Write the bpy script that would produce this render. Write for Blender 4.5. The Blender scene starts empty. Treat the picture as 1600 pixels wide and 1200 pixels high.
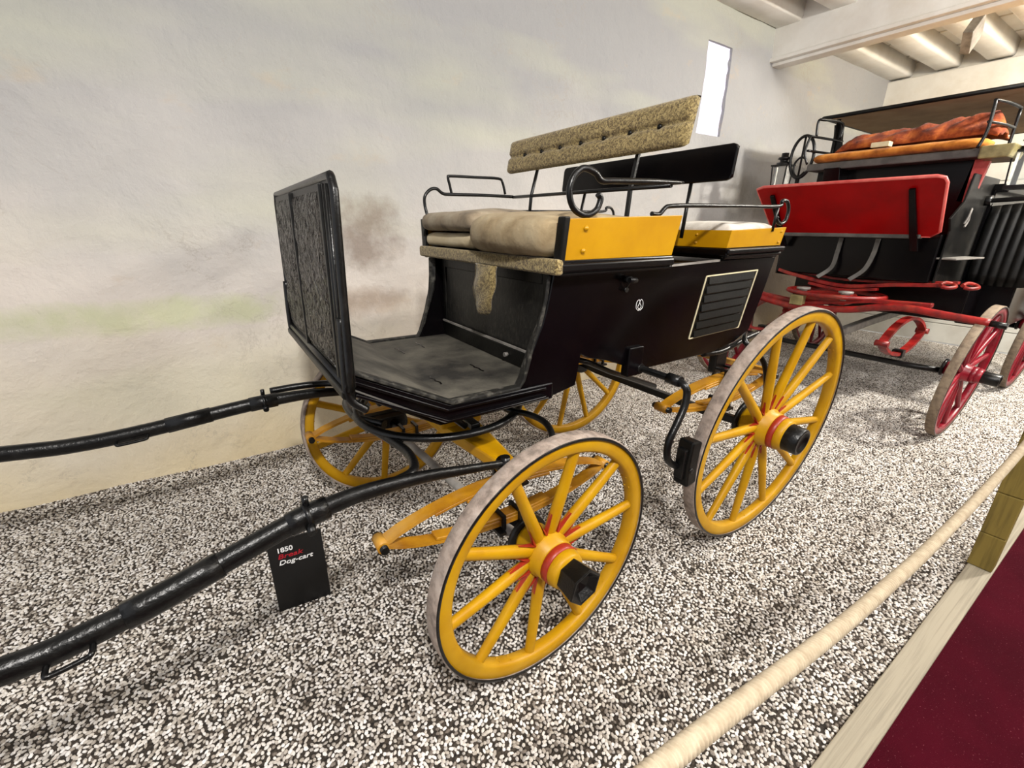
import bpy, bmesh, math, random
from mathutils import Vector, Matrix, noise as mnoise
random.seed(7)
PI = math.pi
V = Vector
SC = bpy.context.scene
COL = SC.collection

# ------------------------------------------------------------------ camera
def look_matrix(yaw, pitch, roll):
    f = V((math.cos(pitch)*math.sin(yaw), math.cos(pitch)*math.cos(yaw), math.sin(pitch)))
    r = V((math.cos(yaw), -math.sin(yaw), 0)); u = r.cross(f)
    r2 = r*math.cos(roll)+u*math.sin(roll); u2 = -r*math.sin(roll)+u*math.cos(roll)
    m = Matrix((r2, u2, -f)).transposed()
    return m.to_4x4()
cam = bpy.data.cameras.new('camera'); camo = bpy.data.objects.new('camera', cam); COL.objects.link(camo)
cam.sensor_width = 36; cam.lens = 694.6/1600*36; cam.clip_start = .05
camo.matrix_world = Matrix.Translation((-.7494, -.8640, 1.4172)) @ look_matrix(.5882, -.3401, .0115)
SC.camera = camo

# ------------------------------------------------------------------ world and lights
w = bpy.data.worlds.new('world'); SC.world = w; w.use_nodes = True
wb = w.node_tree.nodes['Background']
wb.inputs[0].default_value = (.93, .95, 1, 1); wb.inputs[1].default_value = .9

def area(name, loc, target, sx, sy, power, color):
    l = bpy.data.lights.new(name, 'AREA'); l.shape = 'RECTANGLE'; l.size = sx; l.size_y = sy
    l.energy = power; l.color = color
    o = bpy.data.objects.new(name, l); COL.objects.link(o); o.location = loc
    o.rotation_euler = (V(target)-V(loc)).to_track_quat('-Z', 'Y').to_euler()
    return o
area('gallery_and_fill_light', (-1.0, -1.9, 3.15), (-.5, 1.6, .2), .22, .20, 125, (1, .965, .92))
area('gallery_and_fill_light', (1.4, -2.1, 3.15), (1.5, 1.2, .6), .9, .5, 62, (1, .965, .92))
area('gallery_and_fill_light', (4.2, -1.5, 3.15), (3.8, .6, .2), .22, .20, 170, (1, .95, .86))
area('gallery_and_fill_light', (2.4, -3.0, 1.9), (4.4, .8, 3.3), .6, .6, 55, (1, .97, .92))  # added fill, no real fitting: points up to brighten the ceiling
area('gallery_and_fill_light', (5.6, -.6, 3.0), (6.2, 2.1, 2.3), .5, .4, 62, (1, .88, .68))
area('gallery_and_fill_light', (6.2, -1.6, 3.0), (7.3, 1.0, 1.7), .5, .4, 50, (1, .98, .95))  # added fill without a known source, whitens the back wall boards

vs = SC.view_settings
SC.display_settings.display_device = 'sRGB'
vs.view_transform = 'Standard'; vs.look = 'None'; vs.exposure = 0.0; vs.gamma = 1; vs.use_curve_mapping = False

# ------------------------------------------------------------------ materials
def lin(c):
    return tuple((x/255/12.92 if x/255 <= .04045 else ((x/255+.055)/1.055)**2.4) for x in c)+(1,)
class NT:
    def __init__(s, name):
        s.m = bpy.data.materials.new(name); s.m.use_nodes = True; s.t = s.m.node_tree
        s.b = s.t.nodes['Principled BSDF']
        s.tc = s.t.nodes.new('ShaderNodeTexCoord')
    def n(s, k, **kw):
        x = s.t.nodes.new(k)
        for a, b in kw.items(): setattr(x, a, b)
        return x
    def l(s, a, b): s.t.links.new(a, b)
    def noise(s, scale, detail=4, rough=.55, vec=None, dist=0):
        x = s.n('ShaderNodeTexNoise'); x.inputs['Scale'].default_value = scale
        x.inputs['Detail'].default_value = detail; x.inputs['Roughness'].default_value = rough
        x.inputs['Distortion'].default_value = dist
        s.l(vec or s.tc.outputs['Object'], x.inputs['Vector']); return x.outputs['Fac']
    def vor(s, scale, feat='F1', vec=None):
        x = s.n('ShaderNodeTexVoronoi', feature=feat); x.inputs['Scale'].default_value = scale
        s.l(vec or s.tc.outputs['Object'], x.inputs['Vector']); return x
    def ramp(s, fac, stops):
        x = s.n('ShaderNodeValToRGB'); e = x.color_ramp.elements
        while len(e) < len(stops): e.new(.5)
        for i, (p, c) in enumerate(stops):
            e[i].position = p; e[i].color = c if len(c) == 4 else tuple(c)+(1,)
        s.l(fac, x.inputs[0]); return x.outputs[0]
    def mix(s, fac, a, b, mode='MIX'):
        x = s.n('ShaderNodeMix', data_type='RGBA', blend_type=mode)
        for sock, v in ((x.inputs[0], fac), (x.inputs[6], a), (x.inputs[7], b)):
            if hasattr(v, 'is_linked') or hasattr(v, 'links'): s.l(v, sock)
            else: sock.default_value = v
        return x.outputs[2]
    def bump(s, h, strength=.3, dist=.01, prev=None):
        x = s.n('ShaderNodeBump'); x.inputs['Strength'].default_value = strength; x.inputs['Distance'].default_value = dist
        s.l(h, x.inputs['Height'])
        if prev: s.l(prev, x.inputs['Normal'])
        s.l(x.outputs[0], s.b.inputs['Normal']); return x.outputs[0]
    def mapped(s, scale, src='Object'):
        x = s.n('ShaderNodeMapping'); x.inputs['Scale'].default_value = scale
        s.l(s.tc.outputs[src], x.inputs[0]); return x.outputs[0]
    def base(s, c):
        if hasattr(c, 'links'): s.l(c, s.b.inputs['Base Color'])
        else: s.b.inputs['Base Color'].default_value = c
    def set(s, rough=None, metal=None, spec=None, coat=None, sheen=None):
        for k, v in (('Roughness', rough), ('Metallic', metal), ('Specular IOR Level', spec), ('Coat Weight', coat), ('Sheen Weight', sheen)):
            if v is None: continue
            if hasattr(v, 'links'): s.l(v, s.b.inputs[k])
            else: s.b.inputs[k].default_value = v
M = {}
def paint(key, c, c2, rough=.35, sc=9, dust=None, dsc=3, coat=0, bumpy=.05, spec=.5):
    t = NT(key); a = t.ramp(t.noise(sc, 5, .6), [(.35, lin(c2)), (.62, lin(c))])
    if dust:
        a = t.mix(t.ramp(t.noise(dsc, 6, .65), [(.5, (0, 0, 0)), (.8, (.7, .7, .7))]), a, lin(dust))
    t.base(a); t.set(rough=rough, coat=coat, spec=spec); t.bump(t.noise(sc*9, 3), bumpy, .004); M[key] = t.m
paint('yellow', (188, 142, 3), (172, 124, 2), .42, 7, (176, 132, 48), 3.5, bumpy=.06, spec=.3)
paint('yellow_panel', (182, 134, 4), (170, 121, 3), .34, 5, bumpy=.02, spec=.35)
paint('yellow_dusty', (186, 132, 18), (156, 102, 12), .5, 9, (186, 152, 92), 5)
paint('black_paint', (8, 6, 8), (4, 3, 4), .22, 4, (20, 14, 10), 2.2, bumpy=.03, spec=.2)
paint('black_iron', (11, 11, 12), (5, 5, 5), .30, 14, (34, 33, 31), 9, bumpy=.25, spec=.35)
paint('black_wood', (13, 12, 11), (6, 6, 5), .40, 10, (34, 32, 28), 7, bumpy=.15, spec=.25)
paint('shaft_leather', (11, 11, 11), (5, 5, 6), .32, 12, (38, 37, 36), 16, bumpy=.35, spec=.35)
paint('dusty_black', (30, 29, 26), (14, 13, 12), .6, 40, (130, 126, 116), 26, bumpy=.3, spec=.3)
paint('red_band', (160, 44, 22), (140, 34, 18), .4, 8, bumpy=.03)
paint('red_board', (150, 2, 5), (132, 1, 3), .3, 5, bumpy=.03, spec=.2)
paint('red_edge', (214, 108, 100), (190, 70, 66), .4, 8)
paint('crimson', (140, 8, 32), (98, 4, 22), .36, 8, (160, 40, 56), 6)
paint('red_gear', (150, 24, 20), (92, 12, 14), .4, 12, (120, 66, 48), 7)
paint('steel', (150, 146, 140), (108, 104, 100), .4, 12)
paint('grey_paint', (86, 84, 80), (62, 60, 58), .5, 10)
paint('tire', (162, 146, 134), (116, 103, 94), .85, 30, (186, 174, 164), 14, bumpy=.5)
paint('tire_red', (142, 126, 106), (108, 92, 78), .85, 30, (160, 146, 128), 14, bumpy=.5)
paint('white_paint', (234, 232, 226), (220, 216, 208), .6, 2.5, (206, 198, 182), 2, bumpy=.12)
paint('white_board', (232, 232, 226), (216, 214, 206), .55, 3, bumpy=.1)
paint('brass', (150, 140, 96), (104, 94, 60), .35, 10)
paint('cream_line', (214, 204, 170), (196, 184, 150), .5, 12)
paint('sign_black', (12, 12, 13), (10, 10, 11), .35, 4)
paint('white_print', (235, 235, 235), (225, 225, 225), .5, 4)
paint('red_print', (176, 22, 40), (160, 18, 34), .5, 4)
# worn leather of the dash
t = NT('dash_leather'); v = t.vor(52, vec=t.mapped((1, 1, .8))); n2 = t.noise(26, 4, .6, dist=1.2)
t.base(t.ramp(t.noise(60, 4, .7, dist=.8), [(.4, lin((16, 9, 5))), (.62, lin((34, 21, 13))), (.8, lin((58, 40, 28)))]))
t.set(rough=.22, spec=.4); b0 = t.bump(v.outputs['Distance'], 1, .04); t.bump(n2, 1, .04, b0); M['dash_leather'] = t.m
# dusty footwell mat
t = NT('mat'); t.base(t.mix(t.ramp(t.noise(5, 6, .65), [(.35, (0, 0, 0)), (.7, (1, 1, 1))]), lin((32, 30, 27)), lin((100, 96, 86))))
t.set(rough=.7); b0 = t.bump(t.noise(120, 3), .25, .003); M['mat'] = t.m
# scratched black panel with cracks
t = NT('worn_black'); t.base(t.mix(t.ramp(t.noise(90, 5, .7, vec=t.mapped((1, 1, .35))), [(.5, (0, 0, 0)), (.72, (.8, .8, .8))]), lin((11, 10, 9)), lin((54, 51, 45))))
t.set(rough=.5); t.bump(t.noise(60, 4), .3, .003); M['worn_black'] = t.m
# cloths
def cloth(key, c, c2, c3, sc=4, fine=150, rough=.95, sheen=.06):
    t = NT(key); a = t.ramp(t.noise(sc, 5, .6), [(.3, lin(c2)), (.5, lin(c)), (.75, lin(c3))])
    t.base(a); t.set(rough=rough, sheen=sheen, spec=.2); b0 = t.bump(t.noise(fine, 2), .2, .002); t.bump(t.noise(sc*4, 4), .35, .012, b0); M[key] = t.m
cloth('velvet', (148, 130, 100), (98, 80, 56), (172, 158, 130), 6)
cloth('velvet_grey', (136, 122, 102), (84, 74, 64), (160, 150, 130), 7)
cloth('calico', (192, 176, 144), (160, 140, 108), (206, 194, 166), 5)
cloth('pad_white', (206, 200, 190), (176, 168, 156), (222, 218, 210), 7)
cloth('orange_velvet', (186, 116, 44), (120, 66, 26), (214, 150, 70), 7)
cloth('blanket', (130, 58, 28), (64, 22, 14), (188, 106, 46), 11, 60)
cloth('canopy', (176, 142, 96), (150, 118, 76), (190, 160, 116), 3)
# patterned olive carpet-cloth
t = NT('moquette'); v = t.vor(150, vec=t.mapped((1, 1, 1))); n1 = t.noise(120, 3, .6, dist=1)
a = t.ramp(n1, [(.40, lin((74, 58, 34))), (.50, lin((126, 108, 68))), (.62, lin((164, 146, 98)))])
t.base(t.mix(t.ramp(t.noise(3, 3), [(.4, (0, 0, 0)), (.7, (.4, .4, .4))]), a, lin((112, 98, 58)))); t.set(rough=.95, sheen=.2)
t.bump(n1, .5, .003); M['moquette'] = t.m
# rope
t = NT('rope'); t.base(t.ramp(t.noise(60, 4), [(.3, lin((164, 148, 124))), (.7, lin((190, 176, 152)))])); t.set(rough=.95); t.bump(t.noise(400, 3), .3, .001); M['rope'] = t.m
# timber
def wood(key, c, c2, sc=(3, 40, 40), rough=.7):
    t = NT(key); g = t.noise(1.6, 6, .6, vec=t.mapped(sc), dist=.5)
    t.base(t.ramp(g, [(.3, lin(c2)), (.55, lin(c)), (.8, lin(c))])); t.set(rough=rough); t.bump(g, .3, .003); M[key] = t.m
wood('kerb_wood', (158, 149, 130), (130, 122, 106), (1.2, 60, 60))
wood('post_wood', (126, 108, 46), (92, 78, 28), (30, 30, 2))
# gravel and the bed under it
t = NT('gravel'); oi = t.n('ShaderNodeObjectInfo')
a = t.ramp(oi.outputs['Random'], [(0, lin((104, 94, 86))), (.16, lin((170, 161, 150))), (.45, lin((214, 207, 198))), (.8, lin((238, 234, 230))), (1, lin((150, 142, 134)))])
a = t.mix(t.ramp(t.noise(2.2, 4), [(.48, (0, 0, 0)), (.75, (.5, .5, .5))]), a, lin((200, 182, 152))); t.base(a); t.set(rough=.85); M['gravel'] = t.m
t = NT('gravel_bed'); t.base(t.ramp(t.noise(40, 5), [(.3, lin((50, 43, 36))), (.7, lin((76, 66, 56)))])); t.set(rough=.95); t.bump(t.vor(80).outputs['Distance'], 1, .02); M['gravel_bed'] = t.m
# carpet
t = NT('carpet'); n1 = t.noise(500, 2, .6)
a = t.ramp(t.noise(3, 5, .6), [(.3, lin((56, 1, 15))), (.7, lin((72, 3, 22)))])
sp = t.ramp(t.noise(170, 2, .7), [(.66, (0, 0, 0)), (.74, (.5, .5, .5))])
t.base(t.mix(sp, a, lin((176, 110, 120)))); t.set(rough=.95, spec=.1); t.bump(n1, .8, .004); M['carpet'] = t.m
# lime-washed wall
t = NT('plaster'); geo = t.tc.outputs['Object']
sx = t.n('ShaderNodeSeparateXYZ'); t.l(geo, sx.inputs[0])
def math2(op, a, b):
    x = t.n('ShaderNodeMath', operation=op)
    for i, v in enumerate((a, b)):
        if hasattr(v, 'links'): t.l(v, x.inputs[i])
        else: x.inputs[i].default_value = v
    return x.outputs[0]
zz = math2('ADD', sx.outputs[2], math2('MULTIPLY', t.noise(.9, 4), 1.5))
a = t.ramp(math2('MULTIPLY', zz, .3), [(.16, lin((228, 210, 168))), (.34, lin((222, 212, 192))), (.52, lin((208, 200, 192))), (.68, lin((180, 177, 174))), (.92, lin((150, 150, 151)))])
st = t.ramp(t.noise(.8, 3, .5, vec=t.mapped((.6, 1, 2.4))), [(.52, (0, 0, 0)), (.7, (.22, .22, .22))])
a = t.mix(st, a, lin((206, 208, 168)))
st = t.ramp(t.noise(2.3, 6, .65, vec=t.mapped((1, 1, 1.6))), [(.6, (0, 0, 0)), (.78, (.4, .4, .4))])
a = t.mix(st, a, lin((190, 160, 118)))
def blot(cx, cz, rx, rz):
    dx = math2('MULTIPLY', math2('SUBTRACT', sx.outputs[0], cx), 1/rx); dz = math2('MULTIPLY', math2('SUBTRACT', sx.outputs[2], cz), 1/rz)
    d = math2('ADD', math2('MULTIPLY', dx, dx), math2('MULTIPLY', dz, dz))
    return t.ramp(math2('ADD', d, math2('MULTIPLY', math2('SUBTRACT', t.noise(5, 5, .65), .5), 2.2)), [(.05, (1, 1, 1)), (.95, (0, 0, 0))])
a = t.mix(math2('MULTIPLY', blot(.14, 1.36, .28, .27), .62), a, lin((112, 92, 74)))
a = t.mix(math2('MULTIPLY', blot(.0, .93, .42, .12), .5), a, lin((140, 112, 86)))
a = t.mix(math2('MULTIPLY', blot(-1.05, .95, .95, .11), .55), a, lin((182, 190, 140)))
a = t.mix(math2('MULTIPLY', blot(4.25, 1.75, .42, .3), .55), a, lin((120, 116, 104)))  # shadow of the second carriage's lamp and railing, painted into the wall colour
cr = t.ramp(t.noise(2.6, 8, .68, dist=.5), [(.49, (0, 0, 0)), (.5, (1, 1, 1)), (.51, (0, 0, 0))])
cr = math2('MULTIPLY', cr, t.ramp(t.noise(1.7, 4), [(.50, (0, 0, 0)), (.64, (.42, .42, .42))]))
a = t.mix(cr, a, lin((150, 140, 128)))
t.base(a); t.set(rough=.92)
b0 = t.bump(t.noise(2.4, 7, .6, dist=.15), .7, .06); b0 = t.bump(t.noise(9, 5, .6, vec=t.mapped((1, 1, .7))), .4, .016, b0); t.bump(cr, -.4, .01, b0); M['plaster'] = t.m
t = NT('daylight_pane'); t.base((0, 0, 0, 1)); t.b.inputs['Emission Color'].default_value = (.93, .86, 1, 1); t.b.inputs['Emission Strength'].default_value = 1.25; M['daylight_pane'] = t.m
t = NT('glass'); t.base((.9, .92, .9, 1)); t.set(rough=.05); t.b.inputs['Transmission Weight'].default_value = .9; M['glass'] = t.m

# ------------------------------------------------------------------ mesh helpers
class MB:
    def __init__(s): s.v = []; s.f = []; s.sm = []; s.cut = []
    def add(s, vs, fs, smooth=False):
        s.cut.append((len(s.v), len(s.f))); o = len(s.v); s.v += [tuple(v) for v in vs]; s.f += [tuple(i+o for i in f) for f in fs]; s.sm += [smooth]*len(fs); return s
    def hexa(s, p):      # 8 corners, bottom ring then top ring
        return s.add(p, [(3, 2, 1, 0), (4, 5, 6, 7), (0, 1, 5, 4), (1, 2, 6, 5), (2, 3, 7, 6), (3, 0, 4, 7)])
    def box(s, x0, x1, y0, y1, z0, z1):
        return s.hexa([(x0, y0, z0), (x1, y0, z0), (x1, y1, z0), (x0, y1, z0), (x0, y0, z1), (x1, y0, z1), (x1, y1, z1), (x0, y1, z1)])
    def bar(s, a, b, wd, ht, up=(0, 0, 1)):
        return s.ribbon([a, b], wd, ht, up)
    def ribbon(s, pts, wd, ht, up=(0, 0, 1)):   # rectangular section along a path
        pts = [V(p) for p in pts]; n = len(pts); up = V(up); vs = []
        W = wd if isinstance(wd, (list, tuple)) else [wd]*n; H = ht if isinstance(ht, (list, tuple)) else [ht]*n
        for i, p in enumerate(pts):
            d = (pts[min(i+1, n-1)]-pts[max(i-1, 0)]).normalized(); sd = d.cross(up)
            if sd.length < 1e-4: sd = d.cross(V((1, 0, 0)))
            sd.normalize(); u = sd.cross(d).normalized()
            vs += [p-sd*W[i]/2-u*H[i]/2, p+sd*W[i]/2-u*H[i]/2, p+sd*W[i]/2+u*H[i]/2, p-sd*W[i]/2+u*H[i]/2]
        fs = [(0, 1, 2, 3), tuple(4*(n-1)+k for k in (3, 2, 1, 0))]
        for i in range(n-1):
            for k in range(4):
                a, b = 4*i+k, 4*i+(k+1) % 4; fs.append((a, a+4, b+4, b))
        return s.add(vs, fs)
    def tube(s, pts, r, seg=10, closed=False, sq=1.0):
        pts = [V(p) for p in pts]; n = len(pts); R = r if isinstance(r, (list, tuple)) else [r]*n
        vs = []; u = None
        for i, p in enumerate(pts):
            a = pts[(i-1) % n] if closed else pts[max(i-1, 0)]; b = pts[(i+1) % n] if closed else pts[min(i+1, n-1)]
            d = (b-a).normalized()
            if u is None:
                u = d.cross(V((0, 0, 1)))
                if u.length < 1e-3: u = d.cross(V((0, 1, 0)))
            u = (u-d*u.dot(d)).normalized(); w_ = d.cross(u)
            vs += [p+(u*math.cos(2*PI*k/seg)+w_*math.sin(2*PI*k/seg)*sq)*R[i] for k in range(seg)]
        fs = []
        for i in range(n if closed else n-1):
            for k in range(seg):
                a, b = i*seg+k, i*seg+(k+1) % seg; c, d_ = ((i+1) % n)*seg+(k+1) % seg, ((i+1) % n)*seg+k
                fs.append((a, b, c, d_))
        s.add(vs, fs, True)
        if not closed:
            o = len(s.v)-len(vs)
            s.f += [tuple(o+k for k in range(seg))[::-1], tuple(o+(n-1)*seg+k for k in range(seg))]; s.sm += [False, False]
        return s
    def lathe(s, prof, seg=40, axis='y', c=(0, 0, 0), close=False, smooth=True, ph=0):   # prof: (along axis, radius)
        vs = []
        for a, r in prof:
            for k in range(seg):
                t_ = 2*PI*k/seg+ph; x, z = r*math.cos(t_), r*math.sin(t_)
                vs.append((c[0]+x, c[1]+a, c[2]+z) if axis == 'y' else (c[0]+x, c[1]+z, c[2]+a) if axis == 'z' else (c[0]+a, c[1]+x, c[2]+z))
        m = len(prof); fs = []
        for i in range(m if close else m-1):
            for k in range(seg):
                j = (i+1) % m; fs.append((i*seg+k, i*seg+(k+1) % seg, j*seg+(k+1) % seg, j*seg+k))
        s.add(vs, fs, smooth)
        return s
    def prism(s, outl, fa, fb):   # outl: 2D pts; fa/fb map 2D -> 3D for the two ends
        n = len(outl); vs = [fa(*q) for q in outl]+[fb(*q) for q in outl]
        fs = [tuple(range(n))[::-1], tuple(range(n, 2*n))]+[(i, (i+1) % n, n+(i+1) % n, n+i) for i in range(n)]
        return s.add(vs, fs)
    def prism_y(s, outl, y0, y1): return s.prism(outl, lambda x, z: (x, y0, z), lambda x, z: (x, y1, z))
    def each(s, name, mat, parent=None, **k):       # every added piece becomes an object of its own
        c = s.cut+[(len(s.v), len(s.f))]; out = []
        for (v0, f0), (v1, f1) in zip(c[:-1], c[1:]):
            q = type(s)(); q.v = s.v[v0:v1]; q.f = [tuple(i-v0 for i in f) for f in s.f[f0:f1]]; q.sm = s.sm[f0:f1]
            out.append(q.build(name, mat, parent, **k))
        return out
    def build(s, name, mat, parent=None, bevel=0, label=None, seg=2, ang=.6):
        me = bpy.data.meshes.new(name); me.from_pydata(s.v, [], s.f)
        bm = bmesh.new(); bm.from_mesh(me); bmesh.ops.recalc_face_normals(bm, faces=bm.faces); bm.to_mesh(me); bm.free()
        me.polygons.foreach_set('use_smooth', s.sm[:len(me.polygons)])
        me.materials.append(M[mat]); me.update()
        o = bpy.data.objects.new(name, me); COL.objects.link(o)
        if parent is not None: o.parent = parent
        if bevel:
            b = o.modifiers.new('bevel', 'BEVEL'); b.width = bevel; b.segments = seg; b.limit_method = 'ANGLE'; b.angle_limit = ang
        if label: o['label'] = label
        return o
def empty(name, loc, label, cat, group=None):
    o = bpy.data.objects.new(name, None); COL.objects.link(o); o.location = loc; o.empty_display_size = .1
    o['label'] = label; o['category'] = cat
    if group: o['group'] = group
    return o
def tag(o, label, cat, group=None):
    o['label'] = label; o['category'] = cat
    if group: o['group'] = group
    return o
def struct(o, label=None):
    o['kind'] = 'structure'
    if label: o['label'] = label
    return o
def cat(pts, n=6, closed=False):     # Catmull-Rom smoothing
    P = [V(p) for p in pts]; out = []; m = len(P)
    rng = range(m if closed else m-1)
    for i in rng:
        if closed: a, b, c, d = P[(i-1) % m], P[i], P[(i+1) % m], P[(i+2) % m]
        else: a, b, c, d = P[max(i-1, 0)], P[i], P[i+1], P[min(i+2, m-1)]
        for k in range(n):
            t_ = k/n; out.append(.5*((2*b)+(c-a)*t_+(2*a-5*b+4*c-d)*t_*t_+(3*b-a-3*c+d)*t_**3))
    if not closed: out.append(P[-1])
    return out
def mirror(pts, yc): return [(p[0], 2*yc-p[1], p[2]) for p in pts]

# ------------------------------------------------------------------ the room
YW = 2.163; XB = 7.34; ZC = 3.31; XL = -3.4
WX0, WX1, WZ0, WZ1 = 3.35, 3.72, 2.28, 3.02
def grid_vals(a, b, step, extra):
    n = int(round((b-a)/step)); g = [a+(b-a)*i/n for i in range(n+1)]
    for e in extra:
        k = min(range(len(g)), key=lambda i: abs(g[i]-e)); g[k] = e
    return g
gx = grid_vals(XL, XB+.1, .05, (WX0, WX1)); gz = grid_vals(-.08, ZC+.1, .05, (WZ0, WZ1))
mb = MB(); vs = []
for x in gx:
    for z in gz:
        d = (mnoise.fractal(V((x*1.1, z*1.3, 3.1)), .8, 2.1, 4))*.018 + mnoise.noise(V((x*4, z*4, 9)))*.004
        vs.append((x, YW-d, z))
fs = []; nz = len(gz); fs2 = []
for i in range(len(gx)-1):
    for j in range(nz-1):
        if WX0-1e-6 <= gx[i] < WX1-1e-6 and WZ0-1e-6 <= gz[j] < WZ1-1e-6: continue
        fs.append((i*nz+j, (i+1)*nz+j, (i+1)*nz+j+1, i*nz+j+1))
mb.add(vs, fs, True)
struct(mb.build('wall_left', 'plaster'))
mb = MB(); rv = .035
i0, i1 = gx.index(WX0), gx.index(WX1); j0, j1 = gz.index(WZ0), gz.index(WZ1)
ring = [(i, j0) for i in range(i0, i1)]+[(i1, j) for j in range(j0, j1)]+[(i, j1) for i in range(i1, i0, -1)]+[(i0, j) for j in range(j1, j0, -1)]
n = len(ring); vv = [vs[i*nz+j] for i, j in ring]; vv += [(x+random.uniform(-.012, .012), YW+rv, z) for x, y, z in vv]
mb.add(vv, [(k, (k+1) % n, n+(k+1) % n, n+k) for k in range(n)])
wo = struct(mb.build('window_1', 'plaster'), 'narrow slit window high in the lime-washed wall')
MB().box(WX0-.02, WX1+.02, YW+rv-.01, YW+rv+.01, WZ0-.02, WZ1+.02).build('pane', 'daylight_pane', wo)

# gravel bed with a slight heap along the wall
gxs = grid_vals(XL, XB, .08, ()); gys = grid_vals(-.66, YW+.06, .08, ())
vs = []; ny = len(gys)
for x in gxs:
    for y in gys:
        z = mnoise.noise(V((x*1.7, y*1.7, 0)))*.008-.012 + .02*max(0, (y-1.95)/.2)
        vs.append((x, y, z))
fs = [(i*ny+j, (i+1)*ny+j, (i+1)*ny+j+1, i*ny+j+1) for i in range(len(gxs)-1) for j in range(ny-1)]
bed = struct(MB().add(vs, fs, True).build('floor', 'gravel_bed'), 'bed of crushed stone')
# loose pebbles over it (uncountable)
me = bpy.data.meshes.new('gravel'); me.from_pydata(vs, [], fs); me.materials.append(M['gravel'])
grav = bpy.data.objects.new('gravel', me); COL.objects.link(grav)
tag(grav, 'loose pale angular gravel covering the display floor', 'gravel'); grav['kind'] = 'stuff'
ng = bpy.data.node_groups.new('gravel_scatter', 'GeometryNodeTree')
ng.interface.new_socket('Geometry', in_out='INPUT', socket_type='NodeSocketGeometry')
ng.interface.new_socket('Geometry', in_out='OUTPUT', socket_type='NodeSocketGeometry')
N = ng.nodes; Lk = ng.links
gi = N.new('NodeGroupInput'); go = N.new('NodeGroupOutput')
dp = N.new('GeometryNodeDistributePointsOnFaces'); dp.distribute_method = 'POISSON'; dp.inputs['Density Max'].default_value = 22000; dp.inputs['Distance Min'].default_value = .0090
Lk.new(gi.outputs[0], dp.inputs['Mesh'])
def rnd(kind, lo, hi, seed):
    r = N.new('FunctionNodeRandomValue'); r.data_type = kind
    ins = [i for i in r.inputs if i.enabled]
    ins[0].default_value = lo; ins[1].default_value = hi
    for i in r.inputs:
        if i.name == 'Seed': i.default_value = seed
    return [o for o in r.outputs if o.enabled][0]
ico = N.new('GeometryNodeMeshIcoSphere'); ico.inputs['Radius'].default_value = .0070; ico.inputs['Subdivisions'].default_value = 1
sm_ = N.new('GeometryNodeSetMaterial'); sm_.inputs['Material'].default_value = M['gravel']; Lk.new(ico.outputs[0], sm_.inputs[0])
ip = N.new('GeometryNodeInstanceOnPoints'); Lk.new(dp.outputs['Points'], ip.inputs['Points']); Lk.new(sm_.outputs[0], ip.inputs['Instance'])
er = N.new('FunctionNodeEulerToRotation') if hasattr(bpy.types, 'FunctionNodeEulerToRotation') else None
rv_ = rnd('FLOAT_VECTOR', (-.5, -.5, 0), (.5, .5, 6.28), 3)
if er: Lk.new(rv_, er.inputs[0]); Lk.new(er.outputs[0], ip.inputs['Rotation'])
else: Lk.new(rv_, ip.inputs['Rotation'])
Lk.new(rnd('FLOAT_VECTOR', (.8, .6, .45), (1.5, 1.0, .9), 5), ip.inputs['Scale'])
Lk.new(ip.outputs[0], go.inputs[0])
md = grav.modifiers.new('scatter', 'NODES'); md.node_group = ng

# kerb board, carpet
kb = MB().box(XL, 6.6, -.735, -.655, -.03, .012).build('trim_1', 'kerb_wood', bevel=.004); struct(kb, 'weathered pale timber kerb between gravel and red carpet')
mbb = MB().box(XL, XB, -3.385, -.735, -.05, .0)
tag(mbb.build('carpet', 'carpet'), 'dark red walkway carpet beside the timber kerb', 'carpet')

# back wall of white boards with a plain lintel
bw = MB().box(XB+.03, XB+.13, -3.4, YW+.3, -.05, ZC+.35).build('wall_back', 'white_paint'); struct(bw)
z = 0.0
while z < 2.96:
    MB().box(XB, XB+.03, -3.4, YW, z+.003, min(z+.245, 3.0)).build('board', 'white_board', bw, bevel=.004, seg=1); z += .25
lt = struct(MB().box(XB-.08, XB+.02, -3.4, YW+.1, 2.985, ZC-.02).build('trim_2', 'white_paint', bevel=.01), 'plain painted lintel along the back wall')
struct(MB().box(XL, XB+.1, -3.5, -3.4, -.05, ZC+.25).build('wall_right', 'plaster'))
# ceiling: deck boards, joists, main beam
cl = MB().box(XL, XB+.1, -3.4, YW+.3, ZC+.2, ZC+.25).build('ceiling', 'white_paint'); struct(cl)
for i, x in enumerate([-2.9+.62*k for k in range(17)]):
    MB().box(x, x+.58, -3.3, YW+.05, ZC+.165, ZC+.2).build('plank', 'white_paint', cl, bevel=.006, seg=1)
def joist(y, wd, x0, x1, zc=ZC):
    prof = [(-wd/2, .17), (-wd/2, .035), (-wd/2*.93, .012), (-wd/2*.78, 0), (wd/2*.78, 0), (wd/2*.93, .012), (wd/2, .035), (wd/2, .17)]
    m_ = MB(); nn = 14; vs = []
    for i in range(nn+1):
        x = x0+(x1-x0)*i/nn; dy = mnoise.noise(V((x*1.5, y*7, 0)))*.012; dz = mnoise.noise(V((x*1.2, y*5, 4)))*.008
        vs += [(x, y+a+dy, zc+b+dz) for a, b in prof]
    k = len(prof); fs = [tuple(range(k)), tuple(range(nn*k, nn*k+k))]
    fs += [(i*k+a, i*k+(a+1) % k, (i+1)*k+(a+1) % k, (i+1)*k+a) for i in range(nn) for a in range(k)]
    m_.add(vs, fs, True); return m_.build('joist', 'white_paint', cl)
for y in (2.06, 1.585, 1.12, .66, .2, -.26, -.72, -1.2, -1.7, -2.2, -2.7):
    wd = .27 if y > 1.9 else .24
    joist(y, wd, 4.5, XB-.02); joist(y, wd, XL, 4.42)
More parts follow.
